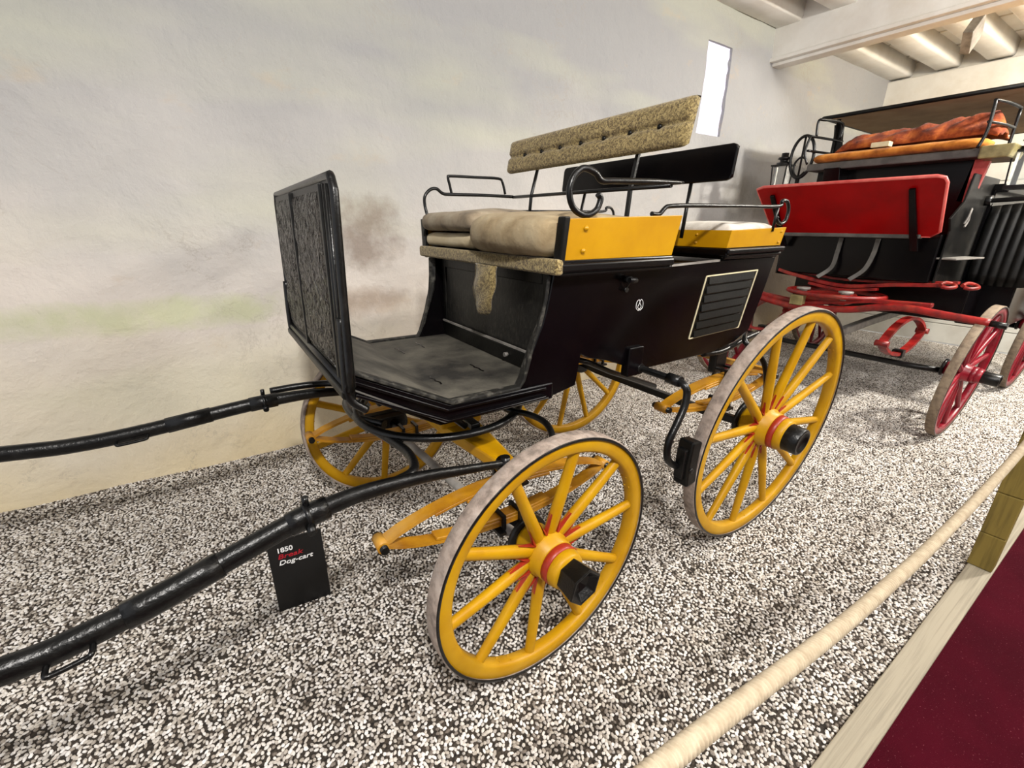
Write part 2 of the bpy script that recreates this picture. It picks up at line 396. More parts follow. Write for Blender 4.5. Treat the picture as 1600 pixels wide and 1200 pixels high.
bm_ = MB().box(4.40, 4.60, -3.3, YW+.05, 3.05, ZC+.16).build('trim_3', 'white_paint', bevel=.006); struct(bm_, 'white painted main ceiling beam')
MB().box(4.375, 4.625, -3.3, YW+.05, 3.02, 3.055).build('moulding', 'white_paint', bm_, bevel=.006)
MB().box(4.43, 4.57, -3.3, YW+.05, 2.99, 3.02).build('moulding', 'white_paint', bm_, bevel=.006)

# ceiling spotlight
sp = empty('spotlight', (5.0, .78, 3.0), 'grey box-shaped spotlight fixed under the ceiling joists', 'lamp')
o = MB().box(-.11, .11, -.035, .035, -.09, .09).build('housing', 'steel', sp, bevel=.006); o.location = (0, 0, 0); o.rotation_euler = (.25, .55, .2)
MB().tube([(0, 0, .05), (.02, .02, .2), (.02, .05, .32)], .012).build('bracket', 'black_iron', sp)
MB().tube(cat([(.02, .05, .3), (.12, .12, .27), (.2, .1, .31), (.45, .14, .29)]), .006, 6).build('cable', 'black_iron', sp)

# ------------------------------------------------------------------ wheels
def wheel(parent, c, n_out, r, nsp, phase, fel='yellow', tr='tire', hubm='yellow', band='red_band', capl=.07, hexcap=False, fw=.056, dpt=.045, trim=True, label=None, hs=1.0):
    """wheel in its own frame: outer face at y=0 looking towards -y"""
    ya = -V(n_out).normalized(); za = (V((0, 0, 1))-ya*ya.z).normalized(); xa = ya.cross(za)
    mat = Matrix((xa, ya, za)).transposed().to_4x4(); mat.translation = c
    ri = r-fw; t0 = .009
    m_ = MB().lathe([(.002, r-t0), (0, r-t0-.004), (0, ri+.008), (.006, ri), (dpt-.006, ri), (dpt, ri+.008), (dpt, r-t0)], 96, close=True)
    wh = m_.build('wheel', fel, parent, label=label); wh.matrix_basis = mat
    MB().lathe([(-.004, r-t0-.001), (-.004, r-.003), (0, r), (dpt, r), (dpt+.004, r-.003), (dpt+.004, r-t0-.001)], 96, close=True).build('tire', tr, wh)
    MB().lathe([(-.006, r-t0-.003), (-.006, r-.004), (-.003, r-.003), (-.003, r-t0-.003)], 96, close=True).build('tire_edge', 'black_iron', wh)
    proto = None
    for k in range(nsp):
        a = math.radians(phase+360/nsp*k)
        if proto is None:
            vs = []; ST = [(.05*hs, .022, .014, .052), (.085*hs, .0225, .018, .049), (.12*hs, .021, .020, .045), (r*.6, .0185, .018, .034), (ri+.006, .0185, .015, .023)]
            sg = 10
            for rad, hw, hd, yy in ST:
                for q in range(sg):
                    b = 2*PI*q/sg; vs.append((rad, yy+hd*math.sin(b), hw*math.cos(b)))
            fs = [(i*sg+q, i*sg+(q+1) % sg, (i+1)*sg+(q+1) % sg, (i+1)*sg+q) for i in range(len(ST)-1) for q in range(sg)]
            proto = MB().add(vs, fs, True).build('spoke', fel, wh); s_ = proto
        else:
            s_ = proto.copy(); COL.objects.link(s_); s_.parent = wh
        s_.rotation_euler = (0, -a, 0)
    MB().lathe([(a_, r_*hs) for a_, r_ in [(.135, .03), (.135, .046), (.12, .052), (.075, .056), (.068, .064), (.03, .064), (.024, .058), (-.002, .058), (-.004, .054)]], 36).build('hub', hubm, wh)
    MB().lathe([(a_, r_*hs) for a_, r_ in [(-.004, .054), (-.006, .056), (-.028, .055), (-.03, .052)]], 36).build('hub_band', band, wh)
    MB().lathe([(a_, r_*hs) for a_, r_ in [(-.03, .052), (-.034, .054), (-.055, .050), (-.062, .046), (-.062, .02)]], 36).build('hub_nose', hubm, wh)
    MB().lathe([(a_, r_*hs) for a_, r_ in [(.135, .02), (.135, .062), (.15, .064), (.155, .05), (.155, .02)]], 30).build('hub_collar', 'black_iron', wh)
    e = -.062-capl
    if hexcap:
        MB().lathe([(a_, r_*hs) for a_, r_ in [(-.055, .030), (-.062, .044), (e, .052), (e-.001, .045), (e+.02, .028), (e+.03, .0)]], 6, smooth=False, ph=.3).build('hub_cap', 'black_iron', wh, bevel=.003)
    else:
        MB().lathe([(a_, r_*hs) for a_, r_ in [(-.055, .042), (-.062, .044), (e+.004, .043), (e, .040), (e, .034), (e+.01, .030), (e+.012, 0)]], 36).build('hub_cap', 'black_iron', wh)
    if trim:
        m_ = MB()
        for k in range(nsp):
            a = math.radians(phase+360/nsp*(k+.5)); ha = PI/nsp
            p = lambda rr, aa, yy: (rr*math.cos(aa), yy, rr*math.sin(aa))
            h0 = .058*hs; h1 = .15 if nsp < 12 else .16
            for sg_ in (-1, 1):
                w0, w1 = ha-.0215/h0, ha-.0205/h1
                e0, e1, e2 = p(h0, a, .036), p(h1, a+sg_*w1, .037), p(h0+.022, a+sg_*max(.0, ha-.0215/(h0+.022))*.1, .036)
                e3 = p(h1*.8, a+sg_*(ha-.021/(h1*.8))*.93, .036)
                pts_ = [e0, e1, e3, e2]
                m_.add([(x_, y_, z_) for x_, y_, z_ in pts_]+[(x_, y_+.014, z_) for x_, y_, z_ in pts_], [(0, 1, 2, 3), (7, 6, 5, 4), (0, 4, 5, 1), (1, 5, 6, 2), (2, 6, 7, 3), (3, 7, 4, 0)])
        m_.build('painted_trim', band, wh)['kind'] = 'stuff'
    m_ = MB()
    for k in range(nsp//2):
        a = math.radians(phase+360/nsp*(2*k+.5))
        for yy in (.014, .032):
            for da in (-.07, .07):
                m_.tube([((ri+.004)*math.cos(a+da), yy, (ri+.004)*math.sin(a+da)), ((ri-.003)*math.cos(a+da), yy, (ri-.003)*math.sin(a+da))], .0035, 6)
    m_.build('felloe_bolt', fel, wh)['kind'] = 'stuff'
    return wh

# ------------------------------------------------------------------ carriage 1
YC = .719
cart = empty('carriage', (0, YC, 0), 'yellow-wheeled black open carriage with tall leather dashboard, nearest the camera', 'carriage')
CI = Matrix.Translation((0, -YC, 0))
class CMB(MB):   # builds in world coordinates, parented to the carriage
    def build(s, name, mat, parent=None, **k):
        par = parent or cart
        o = MB.build(s, name, mat, par, **k)
        o.matrix_parent_inverse = CI if par is cart else Matrix.Identity(4)
        return o
SF, CF, CR = -.0595, .033, .0828
L1, RF, RR = 1.2563, .4256, .56
TF, TR = 1.3776, 1.3873
def wc(x, y, z): return V((x, y-YC, z))
nf = V((-math.sin(SF), -math.cos(SF), -math.sin(CF)))*-1
# outward normal of a near wheel is -(sin st, cos st, sin cam)
out_nf = V((-math.sin(SF)*1, -math.cos(SF), -math.sin(CF)))
out_ff = V((math.sin(SF), math.cos(SF), -math.sin(CF)))
ya = V((math.sin(SF), math.cos(SF), 0))
c_ff = V((0, 0, RF))+ya*(TF+.045)
wheel(cart, wc(0, 0, RF), out_nf, RF, 10, 79.6-72, hexcap=True, hs=1.22)
wheel(cart, wc(c_ff.x, c_ff.y, RF), out_ff, RF, 10, 60, hexcap=True, hs=1.22)
out_nr = V((0, -math.cos(CR), -math.sin(CR))); out_fr = V((0, math.cos(CR), -math.sin(CR)))
wheel(cart, wc(L1, 0, RR), out_nr, RR, 12, 21.4, capl=.062, fw=.06, hs=1.42)
wheel(cart, wc(L1, TR+.045, RR), out_fr, RR, 12, 12, capl=.062, fw=.06, hs=1.42)
# axles
CMB().tube([V((0, 0, .405))+ya*.12, V((0, 0, .385))+ya*.3, V((0, 0, .385))+ya*1.15, V((0, 0, .405))+ya*1.31], .019, 12).build('axle', 'steel', label='bare steel front axle')
CMB().ribbon([(L1, .13, .55), (L1, .3, .535), (L1, 1.14, .535), (L1, 1.31, .55)], .036, .036).build('axle', 'black_iron', bevel=.004)

# elliptic springs
def arc_pts(x0, x1, y, z0, z1, zm, n=16, end=.0):
    o = []
    for i in range(n+1):
        t_ = i/n; s_ = 4*t_*(1-t_); o.append((x0+(x1-x0)*t_, y, z0+(z1-z0)*t_+(zm-(z0+z1)/2)*(s_**.85)))
    return o
def spring(x0, x1, y, ze, zlo, zhi, fn=lambda p: p):
    sp_ = CMB().tube([fn((x0, y-.03, ze)), fn((x0, y+.03, ze))], .019, 12)
    sp_.tube([fn((x1, y-.03, ze)), fn((x1, y+.03, ze))], .019, 12)
    for zm in (zlo, zhi): sp_.ribbon([fn(q) for q in arc_pts(x0, x1, y, ze, ze, zm)], .046, .0115)
    s0 = sp_.build('spring', 'yellow_dusty')
    xm = (x0+x1)/2
    for zm, sg in ((zlo, 1), (zhi, -1)):
        for k in (1, 2):
            pts = [fn((p[0], p[1], p[2]+sg*.0125*k)) for p in arc_pts(x0, x1, y, ze, ze, zm) if abs(p[0]-xm) <= abs(x1-xm)*(1-.27*k)+1e-6]
            MB().ribbon(pts, .046, .0115).build('leaf', 'yellow_dusty', s0, bevel=.002, seg=1)
    for x in (x0, x1):
        MB().tube([fn((x, y-.045, ze)), fn((x, y+.045, ze))], .013, 10).build('eye_bolt', 'black_iron', s0)
    for zm in (zlo, zhi):
        cl_ = MB()
        for dx in (-.035, .035):
            cl_.ribbon([fn((xm+dx, y-.031, zm-.022)), fn((xm+dx, y-.031, zm+.03))], .014, .012, up=(1, 0, 0))
            cl_.ribbon([fn((xm+dx, y+.031, zm-.022)), fn((xm+dx, y+.031, zm+.03))], .014, .012, up=(1, 0, 0))
            cl_.bar(fn((xm+dx, y-.036, zm+.036)), fn((xm+dx, y+.036, zm+.036)), .014, .01)
        cl_.bar(fn((xm-.06, y, zm-.026)), fn((xm+.06, y, zm-.026)), .09, .012)
        cl_.build('clip', 'black_iron', s0)
    return s0
def steer(p):
    x, y, z = p; s_, c_ = math.sin(SF), math.cos(SF); yy = y-.0
    return (x*c_+yy*s_, -x*s_+yy*c_, z)
def steerc(p):      # turn about the turntable centre
    x, y, z = p; s_, c_ = math.sin(SF), math.cos(SF); yy = y-YC
    return (x*c_+yy*s_, YC-x*s_+yy*c_, z)
spring(-.46, .46, .28, .505, .415, .592)
spring(-.50, .42, 1.158, .505, .415, .592)
spring(.81, 1.70, .28, .672, .60, .745)
spring(.81, 1.70, 1.158, .672, .60, .745)
# front cross beam, turntable, stays
m_ = CMB(); ys = [.22, .27, .36, .5, .62, .72, .82, .94, 1.08, 1.17, 1.22]; ws = [.05, .06, .085, .12, .15, .15, .15, .12, .085, .06, .05]
m_.ribbon([(0-.02*(y-.2), y, .625+.02*math.sin((y-.22)*PI)) for y in ys], ws, .05); m_.build('cross_beam', 'yellow', bevel=.01)
CMB().box(-.1, .08, .6, .84, .66, .73).build('bolster', 'yellow', bevel=.01)
rc = (-.08, .66); rr = .315
m_ = CMB().tube([(rc[0]+rr*math.cos(2*PI*k/48), rc[1]+rr*math.sin(2*PI*k/48), .755) for k in range(48)], .017, 10, closed=True, sq=.8)
m_.build('turntable_ring', 'black_iron')
CMB().bar((-.37, .66, .755), (.22, .66, .755), .035, .02).bar((-.08, .36, .77), (-.08, .96, .77), .035, .02).build('turntable_bar', 'black_iron', bevel=.003)
CMB().tube(cat([(.05, .52, .80), (.10, .44, .765), (.15, .36, .76), (.165, .28, .75), (.13, .20, .73), (.08, .18, .70)]), .012, 8).build('stay', 'black_iron')
CMB().tube(cat([(.05, .92, .80), (.10, 1.0, .765), (.15, 1.08, .76), (.165, 1.16, .75), (.13, 1.22, .73), (.08, 1.24, .70)]), .012, 8).build('stay', 'black_iron')
for y in (.36, .70, 1.04):
    CMB().tube([(-.12 if y != .7 else -.3, y, .78), (-.2 if y != .7 else -.34, y, .86)], .012, 8).build('stay', 'black_iron')
# shafts
NS = [(-2.55, -.10, .80), (-2.1, -.02, .76), (-1.6, .06, .70), (-1.19, .116, .658), (-1.087, .13, .657), (-.957, .149, .673), (-.771, .176, .711), (-.653, .188, .735), (-.524, .2, .745), (-.358, .216, .73), (-.207, .23, .702), (-.03, .249, .664)]
FS = [(-2.55, 1.20, .80), (-2.1, 1.19, .75), (-1.442, 1.182, .680), (-1.254, 1.181, .664), (-1.053, 1.176, .672), (-.707, 1.170, .704), (-.483, 1.176, .705), (-.347, 1.18, .69), (-.2, 1.185, .675), (-.03, 1.19, .66)]
def shaft(P, far):
    pts = cat(P, 5); n = len(pts)
    ra = []
    for p in pts:
        x = p.x; ra.append(.024 if x < -.7 else .024-(x+.7)*.020)
    s_ = CMB().tube(pts, [max(r_, .0115) for r_ in ra], 10, sq=1.15); sh_ = s_.build('shaft', 'shaft_leather')
    def near(x):
        return min(range(1, n-1), key=lambda i: abs(pts[i].x-x))
    for x0, x1 in ((-.69, -.60), (-1.02, -.86), (-1.75, -1.6)):
        i0_, i1_ = near(x0), near(x1)
        if i1_ <= i0_: i1_ = i0_+1
        seg_ = pts[i0_:i1_+1]
        MB().tube(seg_, .0275, 12, sq=1.12).build('leather_sleeve', 'shaft_leather', sh_)
    i_ = near(-.66); p = pts[i_]; d = (pts[i_+1]-pts[i_-1]).normalized()
    MB().tube([p-d*.006, p+d*.006], .036, 12).tube([p+V((0, 0, .03)), p+V((0, 0, .055))], .008, 8).tube([p+V((0, -.02, -.01)), p+V((0, -.05, -.02))], .011, 8).build('collar', 'black_iron', sh_)
    i_ = near(-1.13); p = pts[i_]; q = pts[near(-1.055)]
    y_ = -.034
    MB().tube(cat([p+V((0, y_*.4, -.01)), p+V((0, y_*1.1, -.015)), p*.85+q*.15+V((0, y_*1.2, -.018)), p*.15+q*.85+V((0, y_*1.2, -.018)), q+V((0, y_*1.1, -.015)), q+V((0, y_*.4, -.01))]), .0055, 8).build('tug_staple', 'black_iron', sh_)
    # iron fork that runs on to the turntable
    yy = (lambda y: 1.43-y) if far else (lambda y: y)
    F = [(-.60, .196, .728), (-.50, .212, .735), (-.40, .228, .735), (-.345, .262, .735), (-.325, .36, .737), (-.345, .48, .742), (-.375, .60, .748), (-.372, .74, .752), (-.31, .86, .756)]
    MB().tube(cat([(a-.02*(far), yy(b), c) for a, b, c in F]), [.015]*49, 10).build('fork', 'black_iron', sh_)
    return sh_
shaft(NS, False); shaft(FS, True)
for y in (.249, 1.19):
    CMB().tube([(-.03, y-.03, .66), (-.03, y+.03, .66)], .022, 12).tube([(-.03, y, .62), (-.03, y, .69)], .016, 10).build('shaft_eye', 'black_iron')

# ---- body
def ys_(z): return .285-(z-.9)/.39*.045        # flare of the near side
def yfar(z): return 2*YC-ys_(z)
OUT = [(.17, .842), (.30, .870), (.305, .99), (.35, .968), (.44, .945), (.53, .912), (.627, .872), (1.133, .876), (1.30, .905), (1.40, .955), (1.425, 1.12), (1.44, 1.30), (.14, 1.29), (.133, 1.22), (.127, 1.17), (.117, 1.12), (.102, 1.08), (.083, 1.02), (.066, .965), (.054, .935), (.035, .905), (.17, .9)]
nb = CMB().prism(OUT, lambda x, z: (x, ys_(z), z), lambda x, z: (x, ys_(z)+.028, z)).build('body_side', 'black_paint', bevel=.003, seg=1)
fb = CMB().prism(OUT, lambda x, z: (x, yfar(z), z), lambda x, z: (x, yfar(z)-.028, z)).build('body_side', 'black_paint', bevel=.003, seg=1)
INN = [(.19, .846), (.295, .874), (.30, .995), (.35, .975), (.53, .918), (.627, .878), (1.133, .882), (1.395, .96), (1.43, 1.285), (1.0, 1.285), (.985, 1.19), (.665, 1.19), (.65, 1.285), (.19, 1.285)]
CMB().prism(INN, lambda x, z: (x, ys_(z)+.027, z), lambda x, z: (x, yfar(z)-.027, z)).build('body', 'black_paint')
# front panel of the seat box
CMB().box(.182, .19, .30, 1.135, .91, 1.285).build('front_panel', 'worn_black')
m_ = CMB(); xx = .174
m_.box(xx, .184, .31, .345, .93, 1.28).box(xx, .184, 1.10, 1.13, .93, 1.28).box(xx, .184, .345, 1.10, 1.235, 1.275).box(xx-.004, .184, .31, 1.13, .912, .975)
m_.build('panel_frame', 'black_wood', bevel=.003)
CMB().bar((.168, .33, .984), (.168, 1.12, .984), .008, .008).build('metal_strip', 'steel')
CMB().tube([(.17, .55, .945), (.155, .55, .945)], .009, 10).build('stud', 'steel')
# footwell
FW = [(-.492, 1.052), (-.205, .905), (.19, .905), (.19, .842), (-.243, .842), (-.492, .992)]
CMB().prism_y(FW, .282, 1.156).build('footwell', 'black_paint', bevel=.006)
MT = [(-.485, 1.056), (-.203, .911), (.175, .911), (.175, .903), (-.203, .903), (-.485, 1.046)]
CMB().prism_y(MT, .312, 1.126).build('floor_mat', 'mat', label='dusty grey worn footwell mat')
for y0 in (.278, 1.138):
    CMB().ribbon([(-.488, y0+.012, 1.056), (-.205, y0+.012, .911), (.04, y0+.012, .911), (.058, y0+.012, .936), (.068, y0+.012, .965), (.086, y0+.011, 1.02), (.105, y0+.006, 1.08), (.121, y0+(.0 if y0 < .7 else .008), 1.13), (.134, y0-(.010 if y0 < .7 else -.016), 1.20), (.14, y0-(.018 if y0 < .7 else -.024), 1.275)], .034, .012, up=(0, 0, 1)).build('sill_strip', 'dusty_black', bevel=.003)
for z_, yo in ((0, .276), (-.035, .274)):
    for yy in (yo, 2*YC-yo):
        CMB().ribbon([(-.487, yy, 1.030+z_), (-.224, yy, .892+z_), (.15, yy, .892+z_*.9)], .014, .010).build('moulding', 'black_paint', bevel=.003)
CMB().ribbon([(-.487, .269, .995+.014), (-.236, .269, .858), (.16, .269, .856)], .003, .004).build('painted_line', 'grey_paint')
# wear cracks in the mat
m_ = CMB()
for cx, cy in ((-.13, .93), (-.16, .50), (.03, .55), (-.02, .98)):
    P = [(cx+random.uniform(-.006, .006), cy+.02*k-.05, .9115) for k in range(6)]
    m_.ribbon(P, .006, .002)
m_.each('mat_seam', 'black_paint')

# ---- seat skirt, flap, side panels
CMB().box(.128, .66, .205, 1.233, 1.282, 1.325).build('seat_board', 'black_paint', bevel=.005)
pts = [(.125, .193, 1.303), (.125, 1.245, 1.303)]
CMB().ribbon(pts, .03, .048).build('seat_skirt', 'moquette', bevel=.011, seg=4, label='band of olive patterned cloth under the front seat')
FL = [(.105, .600, 1.285), (.098, .60, 1.25), (.092, .60, 1.20), (.094, .61, 1.14), (.10, .615, 1.10)]
m_ = CMB(); W_ = [.15, .155, .15, .125, .06]
vs = []
for (x, y, z), ww in zip(cat(FL, 4), [W_[0]+(W_[1]-W_[0])*i/4 for i in range(4)]+[W_[1]+(W_[2]-W_[1])*i/4 for i in range(4)]+[W_[2]+(W_[3]-W_[2])*i/4 for i in range(4)]+[W_[3]+(W_[4]-W_[3])*(i/4)**1.8 for i in range(5)]):
    for k in range(7):
        u = k/6-.5; vs.append((x-.012*(1-4*u*u)+.004*math.sin(z*60+u*5), y+u*ww, z))
fs = [(i*7+k, i*7+k+1, (i+1)*7+k+1, (i+1)*7+k) for i in range(16) for k in range(6)]
o = m_.add(vs, fs, True).build('cloth_flap', 'moquette'); sd = o.modifiers.new('solid', 'SOLIDIFY'); sd.thickness = .008
for sgn in (0, 1):
    f_ = (lambda y: 2*YC-y) if sgn else (lambda y: y)
    def Q(x, y, z): return (x, f_(y), z)
    m_ = CMB().hexa([Q(.146, .205, 1.322), Q(.648, .205, 1.326), Q(.648, .225, 1.326), Q(.146, .225, 1.322), Q(.150, .190, 1.441), Q(.662, .190, 1.462), Q(.662, .212, 1.462), Q(.150, .212, 1.441)])
    sp_ = m_.build('seat_panel', 'yellow_panel', bevel=.002)
    MB().hexa([Q(.125, .200, 1.305), Q(.146, .200, 1.305), Q(.146, .235, 1.305), Q(.125, .235, 1.305), Q(.128, .186, 1.447), Q(.150, .186, 1.447), Q(.150, .22, 1.447), Q(.128, .22, 1.447)]).build('edge_binding', 'black_wood', sp_, bevel=.004)
    for z_ in (1.35, 1.415):
        MB().lathe([(-.006, 0), (-.005, .005), (0, .008)] if not sgn else [(.006, 0), (.005, .005), (0, .008)], 12, c=Q(.215, .2015-(z_-1.32)*.125, z_)).build('rivet', 'yellow_panel', sp_)
    MB().ribbon([Q(.13, .209, 1.300), Q(.655, .209, 1.305)], .03, .026).ribbon([Q(.13, .215, 1.281), Q(.655, .215, 1.286)], .022, .016).build('moulding', 'black_paint', sp_, bevel=.006)
# rear seat
    m_ = CMB().hexa([Q(1.0, .215, 1.345), Q(1.409, .215, 1.352), Q(1.409, .235, 1.352), Q(1.0, .235, 1.345), Q(1.0, .205, 1.413), Q(1.415, .205, 1.428), Q(1.415, .225, 1.428), Q(1.0, .225, 1.413)])
    sp_ = m_.build('seat_panel', 'yellow_panel', bevel=.002)
    for z_ in (1.365, 1.41):
        MB().lathe([(-.006, 0), (-.005, .004), (0, .006)] if not sgn else [(.006, 0), (.005, .004), (0, .006)], 12, c=Q(1.38, .213-(z_-1.35)*.1, z_)).build('rivet', 'yellow_panel', sp_)
    MB().ribbon([Q(.99, .214, 1.331), Q(1.425, .214, 1.338)], .034, .022).ribbon([Q(.995, .222, 1.313), Q(1.425, .222, 1.318)], .026, .016).build('moulding', 'black_paint', sp_, bevel=.006)
m_ = CMB().hexa([(.9995, .2155, 1.345), (1.012, .2155, 1.345), (1.012, 1.222, 1.345), (.9995, 1.222, 1.345), (.9995, .2055, 1.413), (1.012, .2055, 1.413), (1.012, 1.232, 1.413), (.9995, 1.232, 1.413)])
fp = m_.build('seat_front', 'yellow_panel', bevel=.001)
for z_ in (1.362, 1.395):
    MB().lathe([(-.006, 0), (-.005, .004), (0, .007)], 12, axis='x', c=(1.0, .36, z_)).build('rivet', 'yellow_panel', fp)
MB().ribbon([(1.0, .205, 1.328), (1.0, 1.233, 1.328)], .02, .03).build('moulding', 'black_paint', fp, bevel=.005)
CMB().box(1.012, 1.42, .225, 1.213, 1.30, 1.375).build('seat_board', 'black_paint', bevel=.004)
CMB().box(.64, .655, .215, 1.223, 1.285, 1.455).build('seat_back_panel', 'yellow_panel', bevel=.002)
CMB().ribbon([(.655, .243, 1.285), (1.0, .243, 1.296)], .014, .008).build('edge_strip', 'steel')

# ---- louvred vent
A = [(.94, 1.235), (1.315, 1.245), (1.296, .981), (.926, .969)]
def ny_(x, z, off): return (x, ys_(z)-off, z)
m_ = CMB()
for i in range(4):
    a, b = A[i], A[(i+1) % 4]; m_.ribbon([ny_(*a, .0015), ny_(*b, .0015)], .004, .005)
m_.build('vent_outline', 'cream_line')
CMB().prism([(.945, 1.23), (1.31, 1.24), (1.29, .985), (.932, .974)], lambda x, z: ny_(x, z, .0005), lambda x, z: ny_(x, z, -.002)).build('vent_panel', 'grey_paint' if False else 'black_wood')
for k in range(7):
    f0 = (k+.12)/7; f1 = (k+.92)/7
    def P_(u, f_): 
        top = V(A[0]).lerp(V(A[1]), u); bot = V(A[3]).lerp(V(A[2]), u); return top.lerp(bot, f_)
    a, b, c, d = P_(.06, f0), P_(.94, f0), P_(.94, f1), P_(.06, f1)
    CMB().hexa([ny_(d[0], d[1], .011), ny_(c[0], c[1], .011), ny_(c[0], c[1], .002), ny_(d[0], d[1], .002), ny_(a[0], a[1], .002), ny_(b[0], b[1], .002), ny_(b[0], b[1], -.001), ny_(a[0], a[1], -.001)]).build('slat', 'black_wood', bevel=.0015, seg=1)
# handle, monogram, step
yh = ys_(1.24)
CMB().tube([(.461, yh, 1.248), (.461, yh-.03, 1.248)], .012, 12).tube([(.448, yh-.034, 1.248), (.482, yh-.034, 1.246)], .0095, 12).tube([(.461, yh-.034, 1.25), (.463, yh-.006, 1.214)], .003, 6).tube([(.463, yh-.004, 1.212), (.463, yh-.014, 1.212)], .009, 10).build('door_handle', 'black_iron')
m_ = CMB(); ym = ys_(1.147)-.002
for s_, cx in ((1, .556), (-1, .570)):
    m_.tube(cat([(cx+s_*.004, ym, 1.127), (cx-s_*.010, ym, 1.137), (cx-s_*.010, ym, 1.158), (cx+s_*.001, ym, 1.168), (cx+s_*.007, ym, 1.157), (cx-s_*.002, ym, 1.14), (cx+s_*.014, ym, 1.128)], 4), .0010, 5)
m_.build('monogram', 'white_print', label='small intertwined white monogram on the black side')
CMB().box(.545, .625, .262, .30, .864, .98).build('step_box', 'black_paint', bevel=.004)
CMB().box(.545, .625, 1.138, 1.176, .864, .98).build('step_box', 'black_paint', bevel=.004)
for y in (.28, 1.158):
    for x0, x1, z0, z1 in ((1.19, 1.32, .755, .90), (-.06, .06, .60, .845)):
        if x0 > 1: CMB().box(x0+.02, x1-.02, (y-.719)*.9+.719-.02, (y-.719)*.9+.719+.02, z0, z1).build('spring_block', 'black_iron', bevel=.006)
CMB().tube(cat([(1.10, .31, .868), (1.25, .31, .86), (1.45, .31, .90), (1.56, .31, .915)]), .014, 8).build('pump_stay', 'black_iron')
CMB().bar((1.66, .24, .70), (1.66, 1.2, .70), .035, .03).build('rear_stay', 'yellow_dusty', bevel=.004)
CMB().tube([(.33, .33, .955), (.40, .33, .93), (.55, .36, .86), (.9, .4, .72)], .011, 8).build('stay', 'black_iron')
CMB().ribbon([(.31, .36, .965), (.40, .40, .955), (.47, .42, .93)], .035, .03).build('bracket', 'yellow_dusty', bevel=.004)

# ---- dashboard
def D(y, z): return (-.482-.01*(1.5-z)/.5, y, z)
d0 = CMB().hexa([(-.50, .268, 1.015), (-.482, .268, 1.015), (-.482, 1.17, 1.015), (-.50, 1.17, 1.015), (-.492, .262, 1.515), (-.476, .262, 1.515), (-.476, 1.176, 1.515), (-.492, 1.176, 1.515)]).build('dashboard', 'black_wood', bevel=.004)
for ya_, yb_ in ((.36, .775), (.80, 1.145)):
    vs = []; nn_, mm_ = 14, 20
    for i in range(nn_+1):
        for j in range(mm_+1):
            y = ya_+(yb_-ya_)*i/nn_; z = 1.04+.455*j/mm_
            ed = min(i, nn_-i, j, mm_-j); b = 0 if ed == 0 else .006+.006*mnoise.noise(V((y*30, z*24, 1)))
            x = -.4945-(1.5-z)*.016-b; vs.append((x, y, z))
    fs = [(i*(mm_+1)+j, (i+1)*(mm_+1)+j, (i+1)*(mm_+1)+j+1, i*(mm_+1)+j+1) for i in range(nn_) for j in range(mm_)]
    MB().add(vs, fs, True).build('leather_panel', 'dash_leather', d0)
m_ = MB()
xo = -.503
m_.ribbon([(xo, .787, 1.02), (xo+.008, .787, 1.51)], .022, .014, up=(1, 0, 0)).ribbon([(xo, .345, 1.02), (xo+.008, .345, 1.51)], .02, .014, up=(1, 0, 0))
m_.each('divider_strip', 'black_wood', d0, bevel=.004)
fr = [(-.498, .262, 1.01), (-.486, .256, 1.49), (-.486, .275, 1.522), (-.486, 1.16, 1.522), (-.486, 1.182, 1.49), (-.498, 1.176, 1.01)]
pp = []
for i in range(len(fr)-1):
    a, b = V(fr[i]), V(fr[i+1])
    for k in range(8): pp.append(a.lerp(b, k/8))
pp.append(V(fr[-1]))
MB().tube(pp, .0105, 8).tube([(-.50, .262, 1.02), (-.50, 1.176, 1.02)], .013, 8).build('frame', 'black_iron', d0)
MB().tube([(-.503, .31, 1.03), (-.493, .305, 1.505)], .008, 8).tube([(-.503, .287, 1.03), (-.493, .284, 1.505)], .006, 8).each('binding', 'black_iron', d0)
m_ = MB()
for y in (.275, 1.163):
    m_.tube(cat([(-.50, y, 1.20), (-.506, y, 1.05), (-.50, y, .985), (-.46, y, .945)]), .011, 8)
m_.each('stay', 'black_iron', d0)
MB().hexa([(-.52, .27, .99), (-.485, .27, .97), (-.485, 1.168, .97), (-.52, 1.168, .99), (-.52, .27, 1.01), (-.485, .27, 1.015), (-.485, 1.168, 1.015), (-.52, 1.168, 1.01)]).build('bottom_rail', 'black_wood', d0, bevel=.004)

